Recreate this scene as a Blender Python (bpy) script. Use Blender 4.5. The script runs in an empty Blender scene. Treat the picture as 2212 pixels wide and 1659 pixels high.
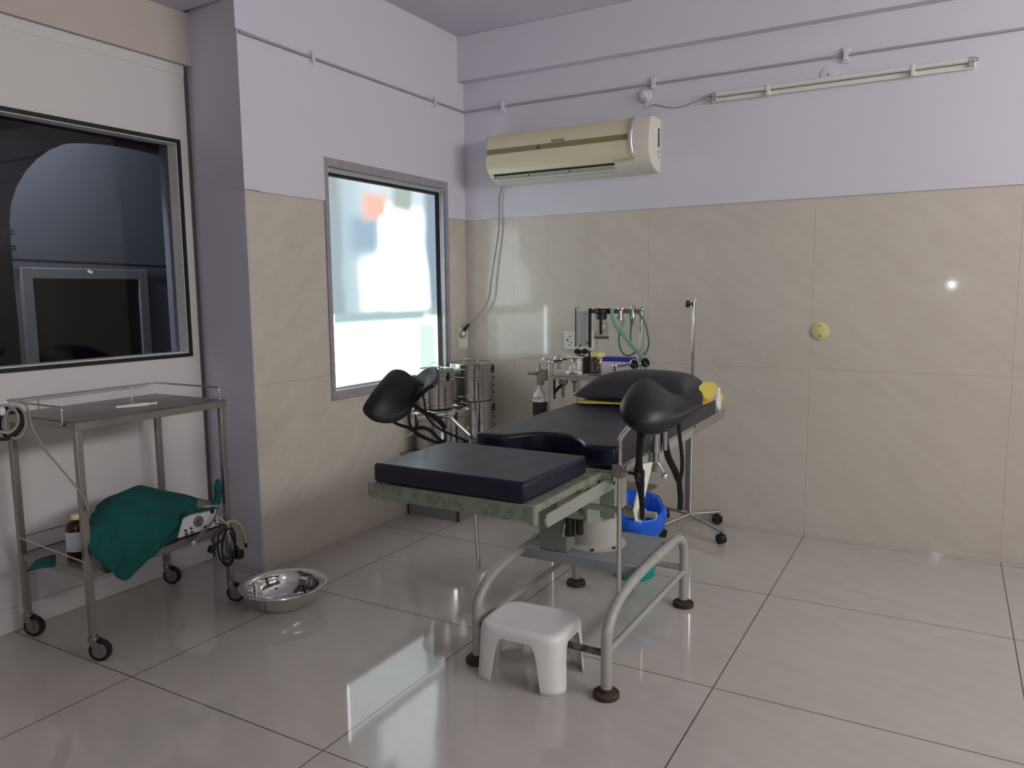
import bpy, bmesh, math, random
from mathutils import Vector, Matrix, noise
random.seed(7)
SC = bpy.context.scene
COL = SC.collection
PI = math.pi
W, H = 2212, 1659

# ---------------------------------------------------------------- camera
FPX = 1651.0
CAM_LOC = Vector((3.1096, -4.7559, 1.473))
cam_data = bpy.data.cameras.new('camera')
cam = bpy.data.objects.new('camera', cam_data)
COL.objects.link(cam)
CAM_ROT = (Matrix.Rotation(0.5208, 3, 'Z') @ Matrix.Rotation(PI/2-0.1196, 3, 'X') @ Matrix.Rotation(-0.0103, 3, 'Z'))
cam.matrix_world = Matrix.Translation(CAM_LOC) @ CAM_ROT.to_4x4()
cam_data.sensor_width = 36.0
cam_data.lens = FPX/W*36.0
cam_data.clip_start = 0.02
SC.camera = cam

# ---------------------------------------------------------------- world, exposure, large lights
SC.view_settings.view_transform = 'Standard'
SC.view_settings.look = 'None'
SC.view_settings.gamma = 1.0
SC.view_settings.use_curve_mapping = False
SC.view_settings.exposure = -0.04
world = bpy.data.worlds.new('world')
SC.world = world
world.use_nodes = True
world.node_tree.nodes['Background'].inputs[0].default_value = (0.75, 0.85, 1.0, 1)
world.node_tree.nodes['Background'].inputs[1].default_value = 0.6

WIN1_GAIN = 1.0          # daylight through the frosted window in the left wall
HIGH_WIN = 22.5           # daylight through the high window in the right wall
HIGH_COL = (1.0, 0.98, 0.955)
FRONT_FILL = 6.5          # fill from the lit window added behind the camera
FLASH_W = 2.2            # small phone lamp beside the camera

fl = bpy.data.lights.new('phone_lamp', 'POINT')
fl.energy = FLASH_W
fl.shadow_soft_size = 0.012
flo = bpy.data.objects.new('phone_lamp', fl)
flo.location = (3.100, -4.83, 1.504)
flo['label'] = 'small phone lamp beside the camera'
flo['category'] = 'lamp'
COL.objects.link(flo)

def ray(u, v):
    return CAM_LOC, CAM_ROT @ Vector(((u-W/2)/FPX, -(v-H/2)/FPX, -1))
def at(u, v, ax, val):
    """point of the room seen at photo position (u, v), on the plane axis=val"""
    o, d = ray(u, v)
    return o + d*((val-o[ax])/d[ax])

# ---------------------------------------------------------------- materials
def lin(c):
    return tuple(((x/255.0)/12.92 if x/255.0 <= 0.04045 else ((x/255.0+0.055)/1.055)**2.4) for x in c)+(1,)
def newmat(name):
    m = bpy.data.materials.new(name); m.use_nodes = True
    nt = m.node_tree
    return m, nt, nt.nodes['Principled BSDF']
def N(nt, t, **kw):
    n = nt.nodes.new(t)
    for k, v in kw.items(): setattr(n, k, v)
    return n
def mat(name, c, rough=0.5, metal=0.0, var=0.06, vscale=8.0, bump=0.0, bscale=60.0, alpha=None, trans=0.0, ior=1.45, spec=None, coat=0.0, rvar=0.0):
    """plain material with a soft procedural variation of tone, optional bump"""
    m, nt, b = newmat(name)
    L = nt.links
    tc = N(nt, 'ShaderNodeTexCoord')
    nz = N(nt, 'ShaderNodeTexNoise'); nz.inputs['Scale'].default_value = vscale; nz.inputs['Detail'].default_value = 5
    L.new(tc.outputs['Object'], nz.inputs['Vector'])
    mr = N(nt, 'ShaderNodeMapRange'); mr.inputs[3].default_value = 1-var; mr.inputs[4].default_value = 1+var
    L.new(nz.outputs['Fac'], mr.inputs[0])
    mx = N(nt, 'ShaderNodeMix', data_type='RGBA', blend_type='MULTIPLY'); mx.inputs[0].default_value = 1
    mx.inputs[6].default_value = lin(c)
    cmb = N(nt, 'ShaderNodeCombineColor')
    for i in range(3): L.new(mr.outputs[0], cmb.inputs[i])
    L.new(cmb.outputs[0], mx.inputs[7]); L.new(mx.outputs[2], b.inputs['Base Color'])
    b.inputs['Roughness'].default_value = rough
    if rvar:
        mr2 = N(nt, 'ShaderNodeMapRange'); mr2.inputs[3].default_value = max(0.02, rough-rvar); mr2.inputs[4].default_value = rough+rvar
        nz2 = N(nt, 'ShaderNodeTexNoise'); nz2.inputs['Scale'].default_value = vscale*2.3; L.new(tc.outputs['Object'], nz2.inputs['Vector'])
        L.new(nz2.outputs['Fac'], mr2.inputs[0]); L.new(mr2.outputs[0], b.inputs['Roughness'])
    b.inputs['Metallic'].default_value = metal
    b.inputs['IOR'].default_value = ior
    if spec is not None: b.inputs['Specular IOR Level'].default_value = spec
    if coat: b.inputs['Coat Weight'].default_value = coat; b.inputs['Coat Roughness'].default_value = 0.08
    if trans: b.inputs['Transmission Weight'].default_value = trans
    if alpha is not None: b.inputs['Alpha'].default_value = alpha
    if bump:
        nb = N(nt, 'ShaderNodeTexNoise'); nb.inputs['Scale'].default_value = bscale; nb.inputs['Detail'].default_value = 6
        L.new(tc.outputs['Object'], nb.inputs['Vector'])
        bp = N(nt, 'ShaderNodeBump'); bp.inputs['Strength'].default_value = bump; bp.inputs['Distance'].default_value = 0.01
        L.new(nb.outputs['Fac'], bp.inputs['Height']); L.new(bp.outputs[0], b.inputs['Normal'])
    return m
def worn(name, c, rust, rough=0.45, amount=0.5, scale=14.0, metal=0.0):
    """painted metal with chipped rusty patches"""
    m, nt, b = newmat(name); L = nt.links
    tc = N(nt, 'ShaderNodeTexCoord')
    nz = N(nt, 'ShaderNodeTexNoise'); nz.inputs['Scale'].default_value = scale; nz.inputs['Detail'].default_value = 8; nz.inputs['Roughness'].default_value = 0.7
    L.new(tc.outputs['Object'], nz.inputs['Vector'])
    cr = N(nt, 'ShaderNodeValToRGB'); cr.color_ramp.elements[0].position = 1-amount; cr.color_ramp.elements[1].position = min(1, 1-amount+0.07)
    cr.color_ramp.elements[0].color = (0, 0, 0, 1); cr.color_ramp.elements[1].color = (1, 1, 1, 1)
    L.new(nz.outputs['Fac'], cr.inputs[0])
    n2 = N(nt, 'ShaderNodeTexNoise'); n2.inputs['Scale'].default_value = 4; n2.inputs['Detail'].default_value = 4
    L.new(tc.outputs['Object'], n2.inputs['Vector'])
    base = N(nt, 'ShaderNodeMix', data_type='RGBA'); base.inputs[6].default_value = lin(c); base.inputs[7].default_value = lin(tuple(int(x*0.82) for x in c))
    L.new(n2.outputs['Fac'], base.inputs[0])
    mx = N(nt, 'ShaderNodeMix', data_type='RGBA'); mx.inputs[7].default_value = lin(rust)
    L.new(base.outputs[2], mx.inputs[6]); L.new(cr.outputs[0], mx.inputs[0]); L.new(mx.outputs[2], b.inputs['Base Color'])
    mr = N(nt, 'ShaderNodeMapRange'); mr.inputs[3].default_value = rough; mr.inputs[4].default_value = 0.85
    L.new(cr.outputs[0], mr.inputs[0]); L.new(mr.outputs[0], b.inputs['Roughness'])
    b.inputs['Metallic'].default_value = metal
    bp = N(nt, 'ShaderNodeBump'); bp.inputs['Strength'].default_value = 0.25; bp.inputs['Distance'].default_value = 0.003
    L.new(nz.outputs['Fac'], bp.inputs['Height']); L.new(bp.outputs[0], b.inputs['Normal'])
    return m
def tile(name, c, cvein, grout, axes, offs, period, gw, rough, vein_rot=0.5, gstr=1.0, extra=None):
    """large glossy vitrified tiles: mottled body with faint diagonal veins and thin joints at their real places"""
    m, nt, b = newmat(name); L = nt.links
    tc = N(nt, 'ShaderNodeTexCoord')
    sep = N(nt, 'ShaderNodeSeparateXYZ'); L.new(tc.outputs['Object'], sep.inputs[0])
    def line(axis, off, per, width):
        a = N(nt, 'ShaderNodeMath', operation='SUBTRACT'); L.new(sep.outputs[axis], a.inputs[0]); a.inputs[1].default_value = off - 0.5*per
        w = N(nt, 'ShaderNodeMath', operation='WRAP'); L.new(a.outputs[0], w.inputs[0]); w.inputs[1].default_value = per; w.inputs[2].default_value = 0
        s = N(nt, 'ShaderNodeMath', operation='SUBTRACT'); L.new(w.outputs[0], s.inputs[0]); s.inputs[1].default_value = 0.5*per
        ab = N(nt, 'ShaderNodeMath', operation='ABSOLUTE'); L.new(s.outputs[0], ab.inputs[0])
        mr = N(nt, 'ShaderNodeMapRange'); mr.inputs[1].default_value = width*0.5; mr.inputs[2].default_value = width
        mr.inputs[3].default_value = 1; mr.inputs[4].default_value = 0
        L.new(ab.outputs[0], mr.inputs[0]); return mr.outputs[0]
    g = None
    for ax, of, pe in zip(axes, offs, period):
        l = line(ax, of, pe, gw)
        if g is None: g = l
        else:
            mxn = N(nt, 'ShaderNodeMath', operation='MAXIMUM'); L.new(g, mxn.inputs[0]); L.new(l, mxn.inputs[1]); g = mxn.outputs[0]
    gs = N(nt, 'ShaderNodeMath', operation='MULTIPLY'); L.new(g, gs.inputs[0]); gs.inputs[1].default_value = gstr
    mp = N(nt, 'ShaderNodeMapping'); mp.vector_type = 'TEXTURE'
    if axes[1] == 2: mp.inputs['Rotation'].default_value = ((vein_rot, 0, 0) if axes[0] == 1 else (0, vein_rot, 0)); mp.inputs['Scale'].default_value = (0.6, 0.6, 0.16)
    else: mp.inputs['Rotation'].default_value = (0, 0, -0.35); mp.inputs['Scale'].default_value = (0.6, 0.18, 1)
    L.new(tc.outputs['Object'], mp.inputs[0])
    nz = N(nt, 'ShaderNodeTexNoise'); nz.inputs['Scale'].default_value = 2.2; nz.inputs['Detail'].default_value = 7; nz.inputs['Roughness'].default_value = 0.62
    nz.inputs['Distortion'].default_value = 0.6
    L.new(mp.outputs[0], nz.inputs['Vector'])
    cr = N(nt, 'ShaderNodeValToRGB'); cr.color_ramp.elements[0].position = 0.36; cr.color_ramp.elements[1].position = 0.62
    L.new(nz.outputs['Fac'], cr.inputs[0])
    body = N(nt, 'ShaderNodeMix', data_type='RGBA'); body.inputs[6].default_value = lin(cvein); body.inputs[7].default_value = lin(c)
    L.new(cr.outputs[0], body.inputs[0])
    nf = N(nt, 'ShaderNodeTexNoise'); nf.inputs['Scale'].default_value = 240; nf.inputs['Detail'].default_value = 2
    L.new(tc.outputs['Object'], nf.inputs['Vector'])
    mrf = N(nt, 'ShaderNodeMapRange'); mrf.inputs[3].default_value = 0.95; mrf.inputs[4].default_value = 1.05; L.new(nf.outputs['Fac'], mrf.inputs[0])
    cf = N(nt, 'ShaderNodeCombineColor')
    for i in range(3): L.new(mrf.outputs[0], cf.inputs[i])
    mm = N(nt, 'ShaderNodeMix', data_type='RGBA', blend_type='MULTIPLY'); mm.inputs[0].default_value = 1
    L.new(body.outputs[2], mm.inputs[6]); L.new(cf.outputs[0], mm.inputs[7])
    mx = N(nt, 'ShaderNodeMix', data_type='RGBA'); L.new(gs.outputs[0], mx.inputs[0]); L.new(mm.outputs[2], mx.inputs[6]); mx.inputs[7].default_value = lin(grout)
    L.new(mx.outputs[2], b.inputs['Base Color'])
    b.inputs['Roughness'].default_value = rough
    return m

M = {}
M['floor'] = tile('floor_tile', (186, 181, 174), (181, 176, 168), (84, 74, 66), (0, 1), (0.409, -0.051), (1.0, 1.0), 0.0032, 0.055)
M['tile_back'] = tile('wall_tile_back', (198, 192, 180), (192, 185, 173), (138, 124, 106), (0, 2), (0.404, 0.005), (1.0, 1.0), 0.0024, 0.065, vein_rot=0.7, gstr=0.4)
M['tile_left'] = tile('wall_tile_left', (194, 189, 177), (187, 181, 168), (134, 122, 106), (1, 2), (0.55, 0.005), (9.0, 1.0), 0.0024, 0.11, vein_rot=0.7, gstr=0.4)
M['lavender'] = mat('lavender_paint', (206, 203, 213), 0.75, var=0.03, vscale=2.5, bump=0.08, bscale=90)
M['lavender2'] = mat('deep_lavender_paint', (206, 203, 217), 0.75, var=0.05, vscale=2.5, bump=0.08, bscale=90)
M['ceiling'] = mat('ceiling_paint', (210, 202, 214), 0.85, var=0.04, vscale=2, bump=0.05, bscale=60)
M['cream_wall'] = mat('cream_paint', (190, 180, 172), 0.8, var=0.03, vscale=2, bump=0.05)
M['white_panel'] = mat('white_panel_paint', (206, 204, 202), 0.55, var=0.03, vscale=2)
M['gap_shade'] = mat('gap_shade', (92, 86, 80), 0.9)  # soft shadow between panel and column, painted as a dark strip
M['far_wall'] = mat('plain_wall_paint', (210, 206, 208), 0.8)
M['alu'] = mat('aluminium_frame', (190, 192, 196), 0.35, 0.6, var=0.05)
M['mortar'] = mat('rough_grey_mortar', (150, 146, 152), 0.9, var=0.22, vscale=18, bump=0.4, bscale=50)
M['gasket'] = mat('black_gasket', (18, 18, 18), 0.6)
M['steel'] = mat('stainless_steel', (200, 196, 190), 0.24, 1.0, var=0.05, vscale=20, rvar=0.06)
M['steel_dull'] = mat('dull_stainless_steel', (148, 143, 138), 0.38, 0.9, var=0.05, vscale=5, rvar=0.1)
M['chrome'] = mat('chrome', (220, 220, 220), 0.08, 1.0, var=0.02)
M['drum_steel'] = mat('polished_drum_steel', (186, 184, 180), 0.12, 1.0, var=0.05, rvar=0.05)
M['green_grey'] = worn('worn_grey_green_paint', (150, 158, 146), (104, 104, 88), amount=0.36, scale=30)
M['green_dirty'] = worn('dirty_grey_green_paint', (130, 138, 122), (104, 108, 92), amount=0.50, scale=26)
M['frame_grey'] = worn('chipped_grey_paint', (176, 174, 168), (78, 58, 42), amount=0.33, scale=26, rough=0.35)
M['plate_grey'] = worn('scuffed_plate_paint', (146, 148, 152), (84, 80, 74), amount=0.38, scale=18, rough=0.4)
M['column_grey'] = mat('column_grey_paint', (170, 168, 160), 0.45, var=0.1, vscale=10)
M['housing'] = mat('shade_grey_paint', (118, 118, 110), 0.5, var=0.1, vscale=10)  # column grey darkened to carry the shade on the housing
M['conduit'] = mat('shade_darkened_conduit', (164, 156, 166), 0.7, var=0.06)  # lavender darkened to imitate the shadow along the pipe
M['cream_metal'] = worn('stained_cream_paint', (160, 156, 128), (60, 48, 34), amount=0.4, scale=12)
M['rust'] = worn('rusty_foot', (74, 64, 54), (58, 38, 26), amount=0.55, scale=30, rough=0.8)
M['rusty_bar'] = worn('rusty_bar', (120, 112, 98), (62, 42, 28), amount=0.52, scale=30, rough=0.8)
M['navy'] = mat('navy_vinyl', (15, 15, 38), 0.36, var=0.06, vscale=5, bump=0.05, bscale=25, rvar=0.05)
M['pillow'] = mat('charcoal_vinyl', (52, 52, 57), 0.5, var=0.05, bump=0.08, bscale=18)
M['black_foam'] = mat('black_vinyl', (22, 23, 28), 0.45, var=0.06, bump=0.03, bscale=20)
M['strap'] = mat('black_strap', (24, 23, 22), 0.8, bump=0.1, bscale=300)
M['black'] = mat('black_plastic', (20, 20, 20), 0.4)
M['rubber'] = mat('black_rubber', (26, 24, 23), 0.7)
M['white_plastic'] = mat('white_plastic', (214, 212, 204), 0.4, var=0.03)
M['cream_plastic'] = mat('cream_plastic', (214, 204, 160), 0.5, var=0.03)
M['ac_white'] = mat('ac_white_plastic', (216, 212, 198), 0.4, var=0.04)
M['ac_cream'] = mat('ac_yellowed_panel', (208, 203, 172), 0.22, var=0.05, vscale=3)
M['ac_brown'] = mat('ac_brown_band', (132, 122, 88), 0.3)
M['ac_silver'] = mat('ac_silver_trim', (190, 188, 190), 0.25, 0.5)
M['ac_dark'] = mat('ac_dark_slot', (40, 36, 30), 0.6)
M['ac_louvre'] = mat('ac_louvre', (176, 170, 160), 0.5, var=0.1, vscale=20)
M['print'] = mat('dark_print', (70, 66, 62), 0.6)
M['print_light'] = mat('grey_print', (140, 138, 112), 0.6)
M['wheel'] = mat('grey_wheel', (110, 106, 100), 0.5)
M['teal_cloth'] = mat('green_surgical_cloth', (0, 76, 72), 0.9, var=0.12, vscale=14, bump=0.3, bscale=160)
M['amber'] = mat('brown_bottle', (60, 24, 18), 0.2, var=0.05)
M['label_white'] = mat('white_label', (206, 206, 212), 0.7, var=0.06, vscale=30)
M['clear'] = mat('clear_glass', (235, 240, 238), 0.04, trans=1.0, ior=1.2, var=0.0)

M['cotton'] = mat('white_cotton', (236, 234, 230), 0.95, bump=0.4, bscale=80)
M['swab'] = mat('brown_swabs', (92, 76, 66), 0.9, var=0.3, vscale=60, bump=0.5)
M['yellow_lid'] = mat('yellow_lid', (214, 206, 120), 0.5)
M['blue_card'] = mat('blue_carton', (44, 52, 150), 0.5)
M['white_card'] = mat('white_carton', (206, 206, 216), 0.6)
M['green_tube'] = mat('pale_green_tube', (120, 168, 142), 0.35, alpha=0.9)
M['deep_green'] = mat('green_rubber_tube', (28, 110, 74), 0.45)
M['clear_tube'] = mat('translucent_tube', (150, 146, 136), 0.4, alpha=0.75)
M['yellow_tube'] = mat('yellowish_tube', (170, 164, 116), 0.4, alpha=0.85)
M['blue_bag'] = mat('blue_plastic_bag', (30, 95, 215), 0.3, var=0.15, vscale=14, bump=0.35, bscale=28)
M['teal_bin'] = mat('teal_plastic', (10, 148, 140), 0.4, var=0.04)
M['yellow_cloth'] = mat('yellow_cloth', (190, 174, 84), 0.9, var=0.2, vscale=22, bump=0.3, bscale=120)
M['orange_cloth'] = mat('orange_stained_cloth', (204, 146, 58), 0.9, var=0.2, vscale=22, bump=0.3, bscale=120)
M['paper'] = mat('white_paper', (214, 206, 212), 0.8)
M['cyl_black'] = mat('black_cylinder_paint', (30, 27, 26), 0.45)
M['cyl_white'] = mat('white_cylinder_paint', (206, 196, 196), 0.5, var=0.1, vscale=30)
M['red'] = mat('red_print', (176, 40, 56), 0.6)
M['stool'] = mat('pale_grey_plastic', (222, 222, 220), 0.3, var=0.06, vscale=7, bump=0.02)
M['cabinet'] = mat('grey_laminate', (124, 124, 124), 0.5, var=0.05)
M['cabinet_edge'] = mat('dark_edge', (60, 54, 48), 0.6)
M['pale_yellow'] = mat('pale_yellow_plastic', (206, 202, 140), 0.5)
M['brass'] = mat('dull_valve_metal', (150, 144, 134), 0.4, 0.8)
M['grey_cable'] = mat('grey_cable', (150, 146, 140), 0.6)
M['dial'] = mat('dial_face', (206, 204, 196), 0.5)
M['dark_reflection'] = mat('dark_reflection_paint', (62, 62, 74), 0.8)
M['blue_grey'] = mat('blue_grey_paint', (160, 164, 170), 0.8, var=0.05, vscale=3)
M['dark_pane'] = mat('dark_pane', (30, 32, 32), 0.15)
M['sphere_white'] = mat('white_sticker', (226, 226, 226), 0.6)

def glass_mat(name, tint, refl_rough=0.02, density=0.8):
    m, nt, b = newmat(name); L = nt.links
    nt.nodes.remove(b); out = nt.nodes['Material Output']
    tr = N(nt, 'ShaderNodeBsdfTransparent'); tr.inputs[0].default_value = tint
    gl = N(nt, 'ShaderNodeBsdfGlossy'); gl.inputs['Roughness'].default_value = refl_rough
    fr = N(nt, 'ShaderNodeFresnel'); fr.inputs[0].default_value = 1.45
    ge = N(nt, 'ShaderNodeNewGeometry'); sb = N(nt, 'ShaderNodeMath', operation='SUBTRACT'); sb.inputs[0].default_value = 1; L.new(ge.outputs['Backfacing'], sb.inputs[1])
    ff = N(nt, 'ShaderNodeMath', operation='MULTIPLY'); L.new(fr.outputs[0], ff.inputs[0]); L.new(sb.outputs[0], ff.inputs[1])
    mx = N(nt, 'ShaderNodeMixShader')
    L.new(ff.outputs[0], mx.inputs[0]); L.new(tr.outputs[0], mx.inputs[1]); L.new(gl.outputs[0], mx.inputs[2]); L.new(mx.outputs[0], out.inputs[0])
    return m
M['tinted_glass'] = glass_mat('tinted_glass', (0.50, 0.52, 0.56, 1))
M['jar_glass'] = glass_mat('jar_glass', (0.92, 0.92, 0.90, 1))
M['clear_plastic'] = glass_mat('clear_plastic', (0.96, 0.96, 0.96, 1), 0.15)

def frosted(name):
    """daylight on a frosted pane: the blurred shapes of what stands outside, painted into its emission"""
    m, nt, b = newmat(name); L = nt.links
    nt.nodes.remove(b); out = nt.nodes['Material Output']
    tc = N(nt, 'ShaderNodeTexCoord'); sep = N(nt, 'ShaderNodeSeparateXYZ')
    nz = N(nt, 'ShaderNodeTexNoise'); nz.inputs['Scale'].default_value = 2.6; nz.inputs['Detail'].default_value = 1
    L.new(tc.outputs['Object'], nz.inputs['Vector'])
    vm = N(nt, 'ShaderNodeVectorMath', operation='SUBTRACT'); L.new(nz.outputs['Color'], vm.inputs[0]); vm.inputs[1].default_value = (0.5, 0.5, 0.5)
    vs = N(nt, 'ShaderNodeVectorMath', operation='SCALE'); L.new(vm.outputs[0], vs.inputs[0]); vs.inputs['Scale'].default_value = 0.13
    va = N(nt, 'ShaderNodeVectorMath', operation='ADD'); L.new(vs.outputs[0], va.inputs[0]); L.new(tc.outputs['Object'], va.inputs[1])
    L.new(va.outputs[0], sep.inputs[0])
    sepu = N(nt, 'ShaderNodeSeparateXYZ'); L.new(tc.outputs['Object'], sepu.inputs[0]); cursep = [sep]
    def ss(axis, a, c):      # smooth step of a coordinate from a to c
        mr = N(nt, 'ShaderNodeMapRange', interpolation_type='SMOOTHSTEP'); mr.inputs[1].default_value = a; mr.inputs[2].default_value = c
        L.new(cursep[0].outputs[axis], mr.inputs[0]); return mr.outputs[0]
    def op(o, a, c):
        n = N(nt, 'ShaderNodeMath', operation=o)
        for i, x in enumerate((a, c)):
            if isinstance(x, (int, float)): n.inputs[i].default_value = x
            else: L.new(x, n.inputs[i])
        return n.outputs[0]
    def band(axis, a, a2, c, c2):
        up = ss(axis, a, a2)
        dn = op('SUBTRACT', 1.0, ss(axis, c, c2))
        return op('MULTIPLY', up, dn)
    cur = None
    def layer(mask, col):
        nonlocal cur
        mx = N(nt, 'ShaderNodeMix', data_type='RGBA'); mx.inputs[7].default_value = col+(1,)
        L.new(mask, mx.inputs[0])
        if cur is None: mx.inputs[6].default_value = (0.40, 0.50, 0.55, 1)
        else: L.new(cur, mx.inputs[6])
        cur = mx.outputs[2]
    # y runs -1.38 (near) .. -0.27 (far), z 0.93 .. 2.15
    layer(ss(2, 1.95, 2.15), (0.42, 0.47, 0.46))
    layer(band(1, -1.30, -1.22, -1.1, -1.0), (0.55, 0.70, 0.76))
    layer(band(1, -1.26, -0.98, -0.47, -0.34), (0.78, 0.90, 0.96))
    big = op('MULTIPLY', band(1, -1.14, -0.96, -0.50, -0.36), band(2, 1.34, 1.41, 1.62, 1.84))
    layer(big, (2.5, 2.8, 2.9))
    big2 = op('MULTIPLY', band(1, -0.97, -0.84, -0.50, -0.36), band(2, 1.34, 1.41, 1.92, 2.08))
    layer(big2, (2.5, 2.8, 2.9))
    blue = op('MULTIPLY', band(1, -1.28, -1.10, -1.00, -0.88), band(2, 1.64, 1.80, 1.90, 2.00))
    layer(blue, (0.40, 0.55, 0.68))
    org = op('MULTIPLY', band(1, -1.14, -1.02, -0.90, -0.76), band(2, 1.90, 1.98, 2.04, 2.13))
    layer(org, (1.05, 0.62, 0.50))
    grn = op('MULTIPLY', band(1, -0.82, -0.72, -0.60, -0.52), band(2, 1.94, 2.04, 2.14, 2.2))
    layer(grn, (0.48, 0.55, 0.52))
    edge = op('MULTIPLY', ss(1, -0.46, -0.35), ss(2, 1.34, 1.44))
    layer(edge, (0.32, 0.42, 0.52))
    cursep[0] = sepu
    low = op('SUBTRACT', 1.0, ss(2, 1.27, 1.34))
    layer(low, (1.9, 2.25, 2.25))
    lowr = op('MULTIPLY', op('SUBTRACT', 1.0, ss(2, 1.24, 1.29)), band(1, -0.55, -0.50, -0.36, -0.33))
    layer(lowr, (0.80, 1.0, 0.95))
    rail = op('MULTIPLY', band(2, 1.28, 1.32, 1.335, 1.375), band(1, -1.38, -1.36, -0.5, -0.42))
    layer(rail, (0.45, 0.62, 0.64))
    slit = op('MULTIPLY', op('SUBTRACT', 1.0, ss(1, -1.352, -1.342)), op('SUBTRACT', 1.0, ss(2, 1.33, 1.36)))
    layer(slit, (13, 14, 14))
    em = N(nt, 'ShaderNodeEmission'); L.new(cur, em.inputs[0]); em.inputs[1].default_value = WIN1_GAIN
    L.new(em.outputs[0], out.inputs[0])
    return m
M['frosted'] = frosted('frosted_pane')
def emis(name, col, s):
    m, nt, b = newmat(name); L = nt.links
    nt.nodes.remove(b); out = nt.nodes['Material Output']
    em = N(nt, 'ShaderNodeEmission'); em.inputs[0].default_value = col+(1,); em.inputs[1].default_value = s
    L.new(em.outputs[0], out.inputs[0]); return m
M['sky_pane'] = emis('daylit_pane', HIGH_COL, HIGH_WIN)
M['fill_pane'] = emis('added_fill_pane', HIGH_COL, FRONT_FILL)
M['back_fill_light'] = emis('back_fill_glow', (0.97, 0.98, 1.0), 42.0)

# ---------------------------------------------------------------- mesh builder
def V(*a): return Vector(a[0] if len(a) == 1 else a)
def catmull(pts, n=8, closed=False):
    pts = [V(p) for p in pts]
    if len(pts) < 3: return pts
    out = []
    k = len(pts)
    for i in range(k if closed else k-1):
        if closed: p0, p1, p2, p3 = pts[(i-1) % k], pts[i], pts[(i+1) % k], pts[(i+2) % k]
        else: p0, p1, p2, p3 = pts[max(i-1, 0)], pts[i], pts[i+1], pts[min(i+2, k-1)]
        for j in range(n):
            t = j/n
            out.append(0.5*((2*p1)+(p2-p0)*t+(2*p0-5*p1+4*p2-p3)*t*t+(3*p1-p0-3*p2+p3)*t**3))
    if not closed: out.append(pts[-1])
    return out
def fillet(pts, r, n=6):
    """polyline with rounded corners of radius r"""
    pts = [V(p) for p in pts]; out = [pts[0]]
    for i in range(1, len(pts)-1):
        a, b, c = pts[i-1], pts[i], pts[i+1]
        rr = min(r, (b-a).length*0.49, (c-b).length*0.49)
        p, q = b+(a-b).normalized()*rr, b+(c-b).normalized()*rr
        for j in range(n+1):
            t = j/n
            out.append(p*(1-t)**2+b*2*t*(1-t)+q*t*t)
    out.append(pts[-1]); return out
def surf(rows, n=4, wr=None):
    """smooth surface that passes through a grid of points"""
    a = [catmull(r, n) for r in rows]
    cols = [catmull([r[j] for r in a], n) for j in range(len(a[0]))]
    out = [[cols[j][i] for j in range(len(cols))] for i in range(len(cols[0]))]
    if wr: out = [[wr(p) for p in r] for r in out]
    return out
def frame(mb, x0, x1, y0, y1, z0, z1, tl, tr, tb, tt, mi=0):
    """rectangular frame in the y-z plane, members butted without overlap"""
    mb.box((x0, y0, z0), (x1, y0+tl, z1), mi); mb.box((x0, y1-tr, z0), (x1, y1, z1), mi)
    mb.box((x0, y0+tl, z0), (x1, y1-tr, z0+tb), mi); mb.box((x0, y0+tl, z1-tt), (x1, y1-tr, z1), mi); return mb
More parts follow.
